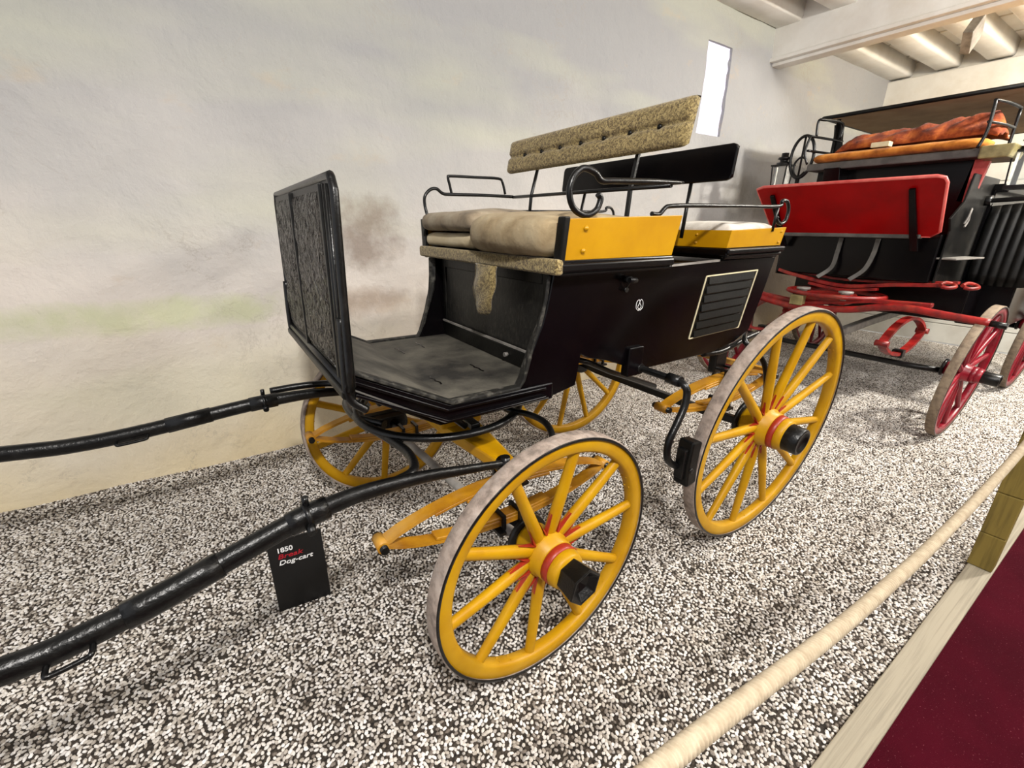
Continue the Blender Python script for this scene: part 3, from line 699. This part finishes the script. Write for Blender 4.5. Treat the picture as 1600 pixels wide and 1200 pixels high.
# ---- backrests
def pad(x, y0, y1, z0, z1, slope, th, ny=32, nz_=10, tuft=0):
    """rounded upholstered slab, front towards -x"""
    vs = []; 
    for side in (0, 1):
        for i in range(ny+1):
            for j in range(nz_+1):
                u, v = i/ny, j/nz_
                y = y0+(y1-y0)*u; z = z0+(z1-z0)*v
                # taper and rounded corners
                eu = min(u, 1-u)*(y1-y0); ev = min(v, 1-v)*(z1-z0)
                if eu < .03:
                    k = 1-eu/.03; z = (z0+z1)/2+(z-(z0+z1)/2)*(1-.10*k*k)
                r = min(1, min(eu, ev)/.03); b = math.sqrt(max(0, 1-(1-r)**2))*th*.5
                if side == 0 and tuft:
                    groove = math.exp(-((v-.5)*(z1-z0)/.008)**2); b -= .014*groove*min(1, r*2)
                    for q in range(tuft):
                        yt = y0+(y1-y0)*(q+1)/(tuft+1); b -= .016*math.exp(-(((y-yt)/.016)**2+((v-.5)*(z1-z0)/.016)**2))
                xx_ = x+slope*(v-.5)+(-b if side == 0 else b*.6)
                vs.append((xx_, y, z))
    n1 = (ny+1)*(nz_+1); fs = []
    id_ = lambda s_, i, j: s_*n1+i*(nz_+1)+j
    for i in range(ny):
        for j in range(nz_):
            fs.append((id_(0, i, j), id_(0, i+1, j), id_(0, i+1, j+1), id_(0, i, j+1))); fs.append((id_(1, i, j), id_(1, i, j+1), id_(1, i+1, j+1), id_(1, i+1, j)))
    for i in range(ny):
        for j in (0, nz_): fs.append((id_(0, i, j), id_(0, i+1, j), id_(1, i+1, j), id_(1, i, j)))
    for j in range(nz_):
        for i in (0, ny): fs.append((id_(0, i, j), id_(0, i, j+1), id_(1, i, j+1), id_(1, i, j)))
    return vs, fs
vs, fs = pad(.645, .178, 1.262, 1.672, 1.826, .03, .05, 64, 24, 7)
bk = CMB().add(vs, fs, True).build('backrest', 'moquette', label='deep-buttoned olive patterned front backrest')
for q in range(7):
    y = .178+1.084*(q+1)/8
    MB().lathe([(-.005, 0), (-.004, .007), (0, .009)], 10, axis='x', c=(.637, y, 1.749)).build('button', 'black_wood', bk)
MB().hexa([(.636, .20, 1.685), (.655, .20, 1.685), (.655, 1.24, 1.685), (.636, 1.24, 1.685), (.656, .20, 1.81), (.674, .20, 1.81), (.674, 1.24, 1.81), (.656, 1.24, 1.81)]).build('back_board', 'black_wood', bk, bevel=.004)
cr_ = [(.222, 1.60), (1.216, 1.60), (1.216, 1.73), (.222, 1.73)]
m_ = CMB(); O = []
for (y, z), (sy, sz) in zip([(.218, 1.592), (1.22, 1.592), (1.22, 1.722), (.218, 1.722)], [(1, 1), (-1, 1), (-1, -1), (1, -1)]):
    cs = [(0, .02), (.006, .006), (.02, 0)]
    if (sy, sz) in ((-1, 1), (1, -1)): cs = cs[::-1]
    O += [(y+sy*a, z+sz*b) for a, b in cs]
rb = m_.prism(O, lambda y, z: (.962+(z-1.66)*.1-0, y, z), lambda y, z: (.978+(z-1.66)*.1, y, z)).build('rear_backrest', 'black_paint', bevel=.004)
vs, fs = pad(0, .222, 1.216, 1.597, 1.718, .0, .04, 32, 10)
MB().add([(-x+.982+(z-1.66)*.1, y, z) for x, y, z in vs], fs, True).build('padding', 'velvet_grey', rb)
# posts and rails
def post(pts, r=.008, mat='black_iron'): return CMB().tube(pts, r, 8).build('post', mat)
post([(.60, 1.04, 1.35), (.62, 1.04, 1.56), (.66, 1.04, 1.70)]); 
CMB().ribbon([(.60, .40, 1.35), (.62, .405, 1.56), (.66, .415, 1.70)], .016, .010, up=(1, 0, 0)).build('post', 'black_iron')
post([(.93, .385, 1.38), (.97, .40, 1.60)]); post([(.93, 1.05, 1.38), (.97, 1.04, 1.60)])
R_ = .0075
CMB().tube([(.62, 1.2, 1.560), (.62, .22, 1.556)], R_, 8).build('rail', 'black_iron', label='iron rail across the back of the front seat')
sc1 = [(.660, .205, 1.566), (.50, .2, 1.560), (.33, .2, 1.552), (.273, .2, 1.550), (.245, .2, 1.569), (.199, .2, 1.578), (.164, .2, 1.555), (.150, .2, 1.513), (.169, .2, 1.470), (.215, .2, 1.452), (.258, .2, 1.466), (.274, .2, 1.498), (.262, .2, 1.512)]
pc = cat(sc1, 6); rad = [max(.005, min(.0095, .005+.0045*i/8)) for i in range(len(pc))]
CMB().tube(pc, rad, 10).build('scroll_handle', 'black_iron', label='large scrolled iron hand rail on the near seat side')
fs1 = [(.62, 1.2, 1.562), (.45, 1.2, 1.562), (.272, 1.2, 1.558), (.226, 1.2, 1.560), (.194, 1.2, 1.579), (.162, 1.2, 1.573), (.135, 1.2, 1.544), (.133, 1.2, 1.503), (.140, 1.19, 1.44), (.13, 1.215, 1.38), (.15, 1.225, 1.32)]
CMB().tube(cat(fs1, 6), .0075, 8).build('scroll_handle', 'black_iron')
CMB().tube(cat([(.272, 1.2, 1.558), (.262, 1.2, 1.60), (.255, 1.2, 1.630), (.27, 1.2, 1.637), (.40, 1.2, 1.640), (.53, 1.2, 1.642), (.556, 1.2, 1.625), (.572, 1.2, 1.572)], 4), .0065, 8).build('rail_hoop', 'black_iron')
rs = [(.51, .2, 1.463), (.548, .2, 1.462), (.575, .2, 1.482), (.60, .2, 1.489), (.72, .2, 1.495), (1.0, .2, 1.502), (1.296, .2, 1.510), (1.325, .2, 1.532), (1.365, .2, 1.531), (1.39, .2, 1.50), (1.385, .2, 1.458), (1.345, .2, 1.441), (1.31, .2, 1.455), (1.305, .2, 1.47)]
CMB().tube(cat(rs, 5), .0075, 8).build('rear_rail', 'black_iron')
CMB().tube(cat(mirror(rs, YC), 5), .0075, 8).build('rear_rail', 'black_iron')
post([(1.30, .205, 1.41), (1.30, .2, 1.51)], .006)

# ---- brake
BR = [(.62, .45, .895), (.63, .25, .885), (.635, .10, .880), (.637, .065, .868), (.640, .055, .84), (.625, .05, .79), (.585, .045, .73), (.555, .043, .68), (.553, .043, .625), (.575, .043, .585), (.622, .043, .552)]
br = CMB().tube(cat(BR, 5), .014, 10).build('brake_lever', 'black_iron')
MB().tube([(.634, .14, .883), (.634, .085, .882)], .021, 12).tube([(.622, .30, .888), (.622, .26, .888)], .02, 12).build('collar', 'black_iron', br)
cx, cz = L1, RR
def rp(r_, a): return (cx-r_*math.cos(a), cz+r_*math.sin(a))
a0, a1 = -.14, .17
m_ = MB(); vs = []
O = [rp(.566, a0+(a1-a0)*k/6) for k in range(7)]+[rp(.625, a1-(a1-a0)*k/6) for k in range(7)]
m_.prism_y(O, -.005, .060)
m_.build('brake_block', 'black_wood', br, bevel=.008)
O = [rp(.60, a0+.04), rp(.60, a1-.04), rp(.640, a1-.06), rp(.640, a0+.06)]
MB().prism_y(O, .01, .05).tube([(rp(.61, -.02)[0], -.012, rp(.61, -.02)[1]), (rp(.61, -.02)[0], .0, rp(.61, -.02)[1])], .012, 8).build('block_shoe', 'black_iron', br, bevel=.004)
CMB().tube(cat([(1.42, .30, .93), (1.36, .26, .90), (1.45, .20, .80), (1.50, .18, .62), (1.52, .17, .45)]), .013, 8).build('stay', 'black_iron')

GC = 'loose cushions on the carriage seats'
# ---- cushions (loose, so things of their own)
def cushion(name, mat, x0, x1, y0, y1, z0, z1, label, puff=.5, bulge=0, seed=0, sag=.0, group=None, pipe=True):
    nx, ny, nz_ = 22, 26, 8; m_ = MB(); vid = {}; vs = []; fs = []
    def sup(u, e): return math.copysign(abs(u)**e, u)
    cxx, cyy, czz = (x0+x1)/2, (y0+y1)/2, (z0+z1)/2; hx, hy, hz = (x1-x0)/2, (y1-y0)/2, (z1-z0)/2
    def pt(a, b, c):
        # rounded box: clamp to inner box, then push out by radius
        R = min(hz*.95, .06); p = V((a*hx, b*hy, c*hz))
        q = V((max(-hx+R, min(hx-R, p.x)), max(-hy+R, min(hy-R, p.y)), max(-hz+R*.98, min(hz-R*.98, p.z))))
        d = p-q
        if d.length > 1e-6: p = q+d.normalized()*min(R, R)
        dome = (1-(p.x/hx)**2)*(1-(p.y/hy)**2)
        if c > 0: p.z += puff*dome*max(0, p.z/hz)
        nn = mnoise.noise(V((p.x*7+seed, p.y*7, p.z*9)))*.007+mnoise.noise(V((p.x*22+seed, p.y*22, p.z*22)))*.0025
        p += V((0, 0, nn*1.0)) + d*nn*6
        if bulge: p.x -= bulge*max(0, -p.x/hx)**2*(1-(p.y/hy)**2)
        return (cxx+p.x, cyy+p.y, czz+p.z)
    def g(face):
        ax = {'x': (ny, nz_), 'y': (nx, nz_), 'z': (nx, ny)}[face[0]]
        sgn = 1 if face[1] == '+' else -1
        for i in range(ax[0]+1):
            for j in range(ax[1]+1):
                u, v = 2*i/ax[0]-1, 2*j/ax[1]-1
                k = {'x': (sgn, u, v), 'y': (u, sgn, v), 'z': (u, v, sgn)}[face[0]]
                kk = tuple(round(t_, 5) for t_ in k)
                if kk not in vid: vid[kk] = len(vs); vs.append(pt(*k))
        for i in range(ax[0]):
            for j in range(ax[1]):
                q = []
                for a, b in ((i, j), (i+1, j), (i+1, j+1), (i, j+1)):
                    u, v = 2*a/ax[0]-1, 2*b/ax[1]-1
                    k = {'x': (sgn, u, v), 'y': (u, sgn, v), 'z': (u, v, sgn)}[face[0]]
                    q.append(vid[tuple(round(t_, 5) for t_ in k)])
                fs.append(tuple(q))
    for f_ in ('x+', 'x-', 'y+', 'y-', 'z+', 'z-'): g(f_)
    m_.add(vs, fs, True); o = m_.build(name, mat)
    s_ = o.modifiers.new('sub', 'SUBSURF'); s_.levels = 1; s_.render_levels = 1
    tag(o, label, 'cushion', group)
    return o
cushion('seat_cushion', 'velvet', .095, .60, .225, .73, 1.328, 1.448, 'fat worn beige velvet cushion on the near half of the front seat', .026, .03, 1, group=GC)
cushion('seat_cushion', 'calico', .135, .60, .74, 1.232, 1.328, 1.388, 'thin cream calico cushion under the far front seat cushion', .0, .0, 4, group=GC)
cushion('seat_cushion', 'velvet_grey', .115, .60, .735, 1.228, 1.397, 1.470, 'grey-beige worn cushion stacked on a cream one, far half of front seat', .018, .012, 9, group=GC)
cushion('seat_cushion', 'pad_white', 1.03, 1.40, .235, 1.20, 1.376, 1.442, 'pale thin cushion on the rear seat behind the front backrest', .012, 0, 14, group=GC)

# ------------------------------------------------------------------ information sign
SIGN = empty('information_sign', (-.66, .736, 0), 'small black sign standing on the gravel under the near shaft', 'sign')
SIGN.rotation_euler = (0, 0, math.atan2(-.014, .183))
SIGN.matrix_basis = SIGN.matrix_basis
MB().box(-.094, .094, 0, .006, -.01, .311).build('board', 'sign_black', SIGN, bevel=.001)
MB().prism([(0, 0), (.09, 0), (0, .2)], lambda y, z: (-.03, .006+y, z), lambda y, z: (.03, .006+y, z)).build('support', 'sign_black', SIGN)
def text(s, mat, size, x, z, shear=.25, par=SIGN, off=.0):
    cu = bpy.data.curves.new('text', 'FONT'); cu.body = s; cu.size = size; cu.extrude = .0006; cu.shear = shear; cu.offset = off; cu.space_character = 1.0
    tmp = bpy.data.objects.new('text', cu); COL.objects.link(tmp); bpy.context.view_layer.update()
    me = bpy.data.meshes.new_from_object(tmp); bpy.data.objects.remove(tmp)
    me.materials.clear(); me.materials.append(M[mat])
    o = bpy.data.objects.new('lettering', me); COL.objects.link(o); o.parent = par
    o.location = (x, -.001, z); o.rotation_euler = (PI/2, 0, 0); return o
text('1850', 'white_print', .028, -.066, .258, 0, off=.0006)
t2 = text('Break', 'red_print', .028, -.066, .230, .2, off=.0003); t2.scale = (1.3, 1, 1)
t3 = text('Dog-cart', 'white_print', .028, -.066, .202, .25, off=.0003); t3.scale = (1.15, 1, 1)

# ------------------------------------------------------------------ rope barrier
RP = [(-1.6, -.70, 1.02), (-1.0, -.70, .975), (-.45, -.70, .892), (0, -.70, .80), (.25, -.70, .765), (.5, -.70, .738), (.9, -.70, .722), (1.3, -.70, .725), (1.6, -.70, .745), (1.84, -.695, .775)]
pts = cat(RP, 420); L_ = 0; Ls = [0]
for i in range(1, len(pts)): L_ += (pts[i]-pts[i-1]).length; Ls.append(L_)
vs = []; sg = 12
for i, p in enumerate(pts):
    d = (pts[min(i+1, len(pts)-1)]-pts[max(i-1, 0)]).normalized(); u = d.cross(V((0, 1, 0))).normalized(); w_ = d.cross(u)
    for k in range(sg):
        a = 2*PI*k/sg; h = .5+.5*math.cos(a-Ls[i]*2*PI/.0078)
        r_ = .0100+.0030*h**.7
        vs.append(p+(u*math.cos(a)+w_*math.sin(a))*r_)
n = len(pts)
fs = [(i*sg+k, i*sg+(k+1) % sg, (i+1)*sg+(k+1) % sg, (i+1)*sg+k) for i in range(n-1) for k in range(sg)]
tag(MB().add(vs, fs, True).build('barrier_rope', 'rope'), 'thick twisted cream rope strung along the walkway', 'rope')

po = empty('rope_post', (1.905, -.69, .012), 'squared olive-brown timber post standing on the pale kerb', 'post')
z = 0
for k, h in enumerate((.17, .20, .36, .36)):
    MB().box(-.038, .038, -.040, .040, z+.001, z+h-.001).build('block', 'post_wood', po, bevel=.004); z += h
MB().tube([(-.05, 0, .77), (-.03, 0, .77)], .02, 12).build('eyelet', 'black_iron', po)

# ------------------------------------------------------------------ second carriage
Y2 = .765
c2 = empty('carriage', (3.9, Y2, 0), 'tall black carriage with red front board, crimson wheels and brown canopy', 'carriage')
C2I = Matrix.Translation((-3.9, -Y2, 0))
class DMB(MB):
    def build(s, name, mat, parent=None, **k):
        par = parent or c2; o = MB.build(s, name, mat, par, **k)
        o.matrix_parent_inverse = C2I if par is c2 else Matrix.Identity(4); return o
def w2(x, y, z): return V((x-3.9, y-Y2, z))
on = V((0, -math.cos(.08), -math.sin(.08))); of = V((0, math.cos(.08), -math.sin(.08)))
kw = dict(fel='crimson', tr='tire_red', hubm='crimson', band='crimson', trim=False)
wheel(c2, w2(3.57, -.173, .48), on, .48, 12, 10, capl=.09, **kw)
wheel(c2, w2(3.57, 1.70, .48), of, .48, 12, 20, capl=.09, **kw)
wheel(c2, w2(5.55, -.19, .60), on, .60, 14, 5, capl=.09, **kw)
wheel(c2, w2(5.55, 1.72, .60), of, .60, 14, 15, capl=.09, **kw)
DMB().tube([(3.57, -.03, .465), (3.57, .2, .455), (3.57, 1.33, .455), (3.57, 1.56, .465)], .022, 10).build('axle', 'black_iron')
DMB().tube([(5.55, -.03, .585), (5.55, 1.56, .585)], .026, 10).build('axle', 'black_iron')
DMB().ribbon([(3.6, .75, .56), (4.4, .76, .60), (5.5, .76, .64)], .06, .07).build('perch', 'steel', bevel=.01)
# splinter bar, wavy red
DMB().tube(cat([(3.30, 1.50, .90), (3.30, 1.41, .885), (3.30, 1.2, .845), (3.30, .95, .815), (3.30, .58, .84), (3.30, .38, .885), (3.30, .2, .905), (3.30, 0, .89), (3.30, -.22, .875)]), .026, 10).build('splinter_bar', 'red_gear')
DMB().tube([(3.30, -.22, .875), (3.30, -.30, .868)], .02, 10).build('bar_tip', 'black_iron')
DMB().ribbon([(3.32, 1.45, .90), (3.36, .9, .84), (3.38, .45, .92), (3.40, .1, .93)], .07, .03).build('footstep_bar', 'red_gear', bevel=.006)
# transverse spring with scroll eyes
tsp = DMB().ribbon(cat([(3.62, 1.28, 1.075), (3.62, 1.1, 1.035), (3.62, .75, .985), (3.62, .4, 1.03), (3.62, .12, 1.055)]), .05, .028).build('spring', 'red_gear', bevel=.004)
MB().ribbon(cat([(3.60, 1.0, .985), (3.60, .75, .955), (3.60, .5, .985)]), .05, .022).ribbon(cat([(3.66, 1.3, 1.09), (3.70, .76, 1.03), (3.66, .06, 1.075)]), .045, .02).each('leaf', 'red_gear', tsp, bevel=.003)
for yy, xx in ((.09, 3.60), (-.01, 3.68)):
    MB().tube(cat([(xx-.06, yy+.04, 1.062), (xx, yy+.03, 1.075), (xx+.045, yy, 1.066), (xx, yy-.03, 1.052), (xx-.05, yy-.005, 1.045), (xx-.055, yy+.03, 1.05)]), .013, 8).build('scroll_eye', 'red_gear', tsp)
DMB().tube([(3.66, 1.32, 1.09), (3.66, 1.26, 1.085)], .025, 10).build('spring_end', 'red_gear')
# long elliptic springs under the front
for yy in (.25, 1.30):
    s_ = DMB().tube([(3.16, yy-.04, .66), (3.16, yy+.04, .66)], .022, 10).tube([(3.98, yy-.04, .66), (3.98, yy+.04, .66)], .022, 10).ribbon(arc_pts(3.16, 3.98, yy, .66, .66, .53), .05, .022).ribbon(arc_pts(3.16, 3.98, yy, .66, .66, .80), .05, .022).build('spring', 'red_gear')
    MB().box(3.54, 3.60, yy-.035, yy+.035, .50, .56).build('clip', 'black_iron', s_, bevel=.004)
# turntable lumps and pole fittings
DMB().tube([(3.52+.26*math.cos(2*PI*k/32), .76+.34*math.sin(2*PI*k/32), .93) for k in range(32)], .018, 8, closed=True).build('turntable_ring', 'red_gear')
DMB().box(3.34, 3.56, .60, .92, .86, .94).build('bolster', 'red_gear', bevel=.02)
for yy in (.93, .62):
    DMB().lathe([(0, .03), (.05, .03), (.055, .05), (.07, .05), (.07, 0)], 16, axis='z', c=(3.36, yy, .90)).build('pole_pin', 'steel')
DMB().box(3.27, 3.33, .88, .98, .83, .91).build('clamp', 'brass', bevel=.006)
# boot, footboard, red board
DMB().prism([(3.60, 1.06), (3.60, 1.40), (4.3, 1.42), (4.3, 1.0), (4.05, 1.02)], lambda x, z: (x, .215+.0*(z), z), lambda x, z: (x, 1.30, z)).build('boot', 'black_paint', bevel=.01)
rb2 = DMB()
Tn = V((3.2, 0, 1.755)); Bn = V((3.5, 0, 1.395)); dr = (Tn-Bn)
def rbp(y, f_, off=0): p = Bn+dr*f_; return (p.x-off*.77, y, p.z-off*.64)
Oo = [(.25, 0), (.205, .08), (.18, .9), (.19, .97), (.23, 1.0), (1.33, 1.0), (1.385, .96), (1.38, .88), (1.335, .1), (1.30, 0)]
rbo = rb2.prism(Oo, lambda y, f_: rbp(y, f_), lambda y, f_: rbp(y, f_, .022)).build('footboard', 'red_board', bevel=.003, label='glossy red slanted footboard')
MB().tube([rbp(y, f_, .011) for y, f_ in Oo+[Oo[0]]], .012, 8).build('board_edge', 'red_edge', rbo)
for y in (.345, 1.26):
    MB().ribbon([rbp(y-.01, -.25, .035), rbp(y, .86, .035)], [.05, .035], .02, up=(1, 0, 1)).build('bracket', 'black_paint', rbo, bevel=.004)
DMB().ribbon([(3.50, .30, 1.385), (3.50, 1.24, 1.385)], .06, .035).build('ledge', 'grey_paint', bevel=.008)
for yt, yb in ((.85, .83), (.60, .60)):
    DMB().ribbon(cat([(3.585, yt-.02, 1.36), (3.57, yt-.02, 1.25), (3.53, yb, 1.13), (3.46, yb+.06, 1.05)]), .03, .01, up=(1, 0, 0)).build('brace', 'grey_paint')
# side of the boot, near and far
for yy in (.20, 1.315):
    DMB().prism([(3.62, 1.04), (3.62, 1.42), (3.54, 1.50), (3.74, 1.62), (3.78, 1.80), (4.42, 1.80), (4.50, 1.0), (3.95, 1.0)], lambda x, z: (x, yy-.015, z), lambda x, z: (x, yy, z)).build('side_panel', 'black_wood', bevel=.004)
DMB().tube(cat([(3.80, .17, 1.47), (3.81, .16, 1.52), (3.83, .16, 1.57), (3.85, .17, 1.56), (3.84, .16, 1.50), (3.81, .165, 1.45)]), .007, 6).build('monogram', 'steel')
DMB().bar((3.62, .165, 1.235), (4.1, .12, 1.235), .12, .012).build('step_plate', 'steel', bevel=.003)
# seat box and seat
DMB().box(3.92, 4.2, .24, 1.27, 1.40, 1.93).build('seat_box', 'black_paint', bevel=.008)
DMB().box(3.76, 4.22, .19, 1.30, 1.90, 1.955).build('seat_board', 'grey_paint', bevel=.008)
DMB().hexa([(3.80, 1.02, 1.68), (3.92, 1.02, 1.68), (3.92, 1.16, 1.68), (3.80, 1.16, 1.68), (3.74, 1.03, 1.91), (3.92, 1.03, 1.91), (3.92, 1.15, 1.91), (3.74, 1.15, 1.91)]).build('corbel', 'black_paint', bevel=.006)
DMB().ribbon([(3.94, .24, 1.62), (3.94, .21, 1.90)], .09, .04, up=(1, 0, 0)).build('seat_iron', 'red_edge', bevel=.004)
DMB().hexa([(3.74, .05, 1.885), (4.1, .05, 1.885), (4.1, .20, 1.885), (3.74, .20, 1.885), (3.74, .03, 1.965), (4.1, .03, 1.965), (4.1, .20, 1.965), (3.74, .20, 1.965)]).build('seat_end', 'brass', bevel=.01)
def r2(pts, r=.010, name='rail'): return DMB().tube(cat(pts, 4), r, 8).build(name, 'black_iron')
# near end rail
for zz_ in (2.235, 2.11):
    r2([(3.74, .20, zz_), (3.95, .16, zz_+.0), (4.15, .15, zz_)])
r2([(3.72, .21, 1.95), (3.73, .19, 2.05), (3.74, .195, 2.2), (3.745, .20, 2.235)])
r2([(4.15, .15, 1.95), (4.15, .15, 2.235)])
# far end rail
for zz_ in (2.17, 2.06):
    r2([(3.72, 1.30, zz_), (3.95, 1.27, zz_), (4.2, 1.25, zz_)])
r2([(3.72, 1.28, 1.95), (3.70, 1.31, 2.05), (3.72, 1.30, 2.17)])
r2([(3.80, 1.29, 2.17), (3.80, 1.30, 2.29), (3.83, 1.27, 2.30), (4.1, 1.24, 2.30), (4.12, 1.24, 2.18)])
# hand-brake wheel, lamps
hb = DMB().tube([(3.84-.01*math.cos(2*PI*k/36), 1.395+.09*math.cos(2*PI*k/36), 2.03+.17*math.sin(2*PI*k/36)) for k in range(36)], .013, 8, closed=True).build('brake_wheel', 'black_iron')
MB().tube(cat([(3.84, 1.395+.055*math.cos(k), 1.95+.08*math.sin(k)) for k in (-2.6, -1.6, -.6, .4, 1.4, 2.2)]), .009, 8).tube([(3.84, 1.395, 1.85), (3.84, 1.395, 2.2)], .009, 8).tube([(3.84, 1.395, 1.70), (3.84, 1.395, 1.86)], .018, 8).build('spoke', 'black_iron', hb)
def lamp(x, y, z, s=1, par=None):
    l_ = DMB()
    for dx in (-1, 1):
        for dy in (-1, 1):
            l_.bar((x+dx*.055*s, y+dy*.055*s, z), (x+dx*.065*s, y+dy*.065*s, z+.17*s), .008, .008, up=(1, 0, 0))
    l_.box(x-.06*s, x+.06*s, y-.06*s, y+.06*s, z-.02*s, z).box(x-.075*s, x+.075*s, y-.075*s, y+.075*s, z+.17*s, z+.182*s)
    o_ = l_.build('lamp', 'black_iron')
    MB().lathe([(z+.18*s, .06*s), (z+.20*s, .06*s), (z+.205*s, .035*s), (z+.225*s, .035*s), (z+.23*s, .055*s), (z+.245*s, .05*s), (z+.25*s, .03*s), (z+.28*s, .03*s), (z+.285*s, 0)], 20, axis='z', c=(x, y, 0)).build('chimney', 'black_iron', o_)
    MB().box(x-.05*s, x+.05*s, y-.05*s, y+.05*s, z+.002, z+.168*s).build('pane', 'glass', o_)
    return o_
lamp(3.85, 1.55, 1.80)
lamp(3.95, -.02, 1.72, 1.2)
# body behind the box, canopy and posts
DMB().box(4.3, 6.3, .16, 1.36, .95, 1.72).build('rear_body', 'black_paint', bevel=.01)
DMB().box(4.32, 6.3, .10, 1.42, 1.70, 1.76).build('waist_rail', 'black_wood', bevel=.006)
can = DMB().box(4.20, 6.4, -.05, 1.45, 2.375, 2.395).build('canopy', 'canopy', label='brown canvas roof on dark edging')
MB().tube([(4.2, -.05, 2.385), (4.2, 1.45, 2.385), (6.4, 1.45, 2.385), (6.4, -.05, 2.385)], .016, 8).build('edging', 'black_wood', can)
for x, y in ((4.3, 1.36), (4.3, .08), (6.2, 1.36), (6.2, .08)):
    DMB().tube([(x, y, 1.74), (x, y, 2.38)], .016, 8).build('canopy_post', 'black_wood')
DMB().bar((4.32, 1.30, 1.95), (4.32, 1.36, 2.34), .07, .03, up=(1, 0, 0)).build('post', 'black_wood', bevel=.004)
# things lying on the seat
pts = []
vs = []; n1, n2 = 40, 16
for i in range(n1+1):
    for k in range(n2):
        u = i/n1; y = .17+1.12*u; a = 2*PI*k/n2
        e = min(1, min(u, 1-u)*16); rr_ = .20+.80*e**.5
        vs.append((3.88+math.copysign(abs(math.cos(a))**.7, math.cos(a))*.15*rr_, y, 1.993+math.sin(a)*.038*rr_+.003*mnoise.noise(V((y*9, a, 0)))))
fs = [(i*n2+k, i*n2+(k+1) % n2, (i+1)*n2+(k+1) % n2, (i+1)*n2+k) for i in range(n1) for k in range(n2)]+[tuple(range(n2)), tuple(range(n1*n2, n1*n2+n2))]
tag(MB().add(vs, fs, True).build('bench_cushion', 'orange_velvet'), 'long orange-brown velvet bench cushion on the driver seat of the red-fronted carriage', 'cushion')
# rumpled blanket lying along the cushion
vs = []; n1, n2 = 70, 16
for i in range(n1+1):
    for j in range(n2+1):
        u, v = i/n1, j/n2; y = .155+1.0*u; x = 3.86+.30*v
        hgt = (.02+.13*math.sin(PI*min(1, v*1.0))**.7*(.75+.35*(1-u)))*(min(1, (1-u)*9)**.6)*(min(1, u*14+.05)**.6)
        wv = .016*math.sin(34*y+14*v+4*mnoise.noise(V((y*4, v*3, 0))))+.018*mnoise.noise(V((y*11, v*7, 2)))
        vs.append((x+.03*mnoise.noise(V((y*6, v*4, 7))), y, 2.036+hgt+wv*math.sin(PI*v)))
fs = [(i*(n2+1)+j, (i+1)*(n2+1)+j, (i+1)*(n2+1)+j+1, i*(n2+1)+j+1) for i in range(n1) for j in range(n2)]
o = MB().add(vs, fs, True).build('blanket', 'blanket'); s_ = o.modifiers.new('solid', 'SOLIDIFY'); s_.thickness = .012
tag(o, 'rumpled rust-orange blanket lying along the long bench cushion', 'blanket')
tag(MB().box(3.775, 3.845, .74, .86, 2.034, 2.07).build('card', 'cream_line', bevel=.004), 'small pale yellow card on the bench cushion beside the blanket', 'card')


# ribbed black leather wing over the rear wheel, with its iron handle
m_ = DMB(); nr = 16; vs = []
def wing_z(u): return 1.60+.035*math.sin(PI*u), 1.05-.05*math.sin(PI*u)+.2*u*u
for i in range(nr*4+1):
    u = i/(nr*4); y = .22-.07-.85*u; zt, zb = wing_z(u); rib = .010*abs(math.sin(PI*nr*u))
    for j in range(9):
        v = j/8; vs.append((4.32-.06*math.sin(PI*v*.6)-rib, y, zt+(zb-zt)*v))
fs = [(i*9+j, (i+1)*9+j, (i+1)*9+j+1, i*9+j+1) for i in range(nr*4) for j in range(8)]
wg = m_.add(vs, fs, True).build('wing', 'black_wood', label='black ribbed leather wing'); sd = wg.modifiers.new('solid', 'SOLIDIFY'); sd.thickness = .02
MB().tube(cat([(4.22, .16, 1.64), (4.22, .05, 1.645), (4.22, -.25, 1.66), (4.24, -.45, 1.67)]), .016, 8).build('handle', 'black_iron', wg)
DMB().tube([(4.22, .20, 1.64), (4.22, .15, 1.64)], .035, 12).build('boss', 'black_iron')
DMB().box(4.0, 4.36, .06, 1.30, .76, 1.05).build('boot_floor', 'black_paint', bevel=.01)
DMB().box(4.36, 6.2, -.12, .16, .70, 1.06).build('sill_panel', 'black_paint', bevel=.01)
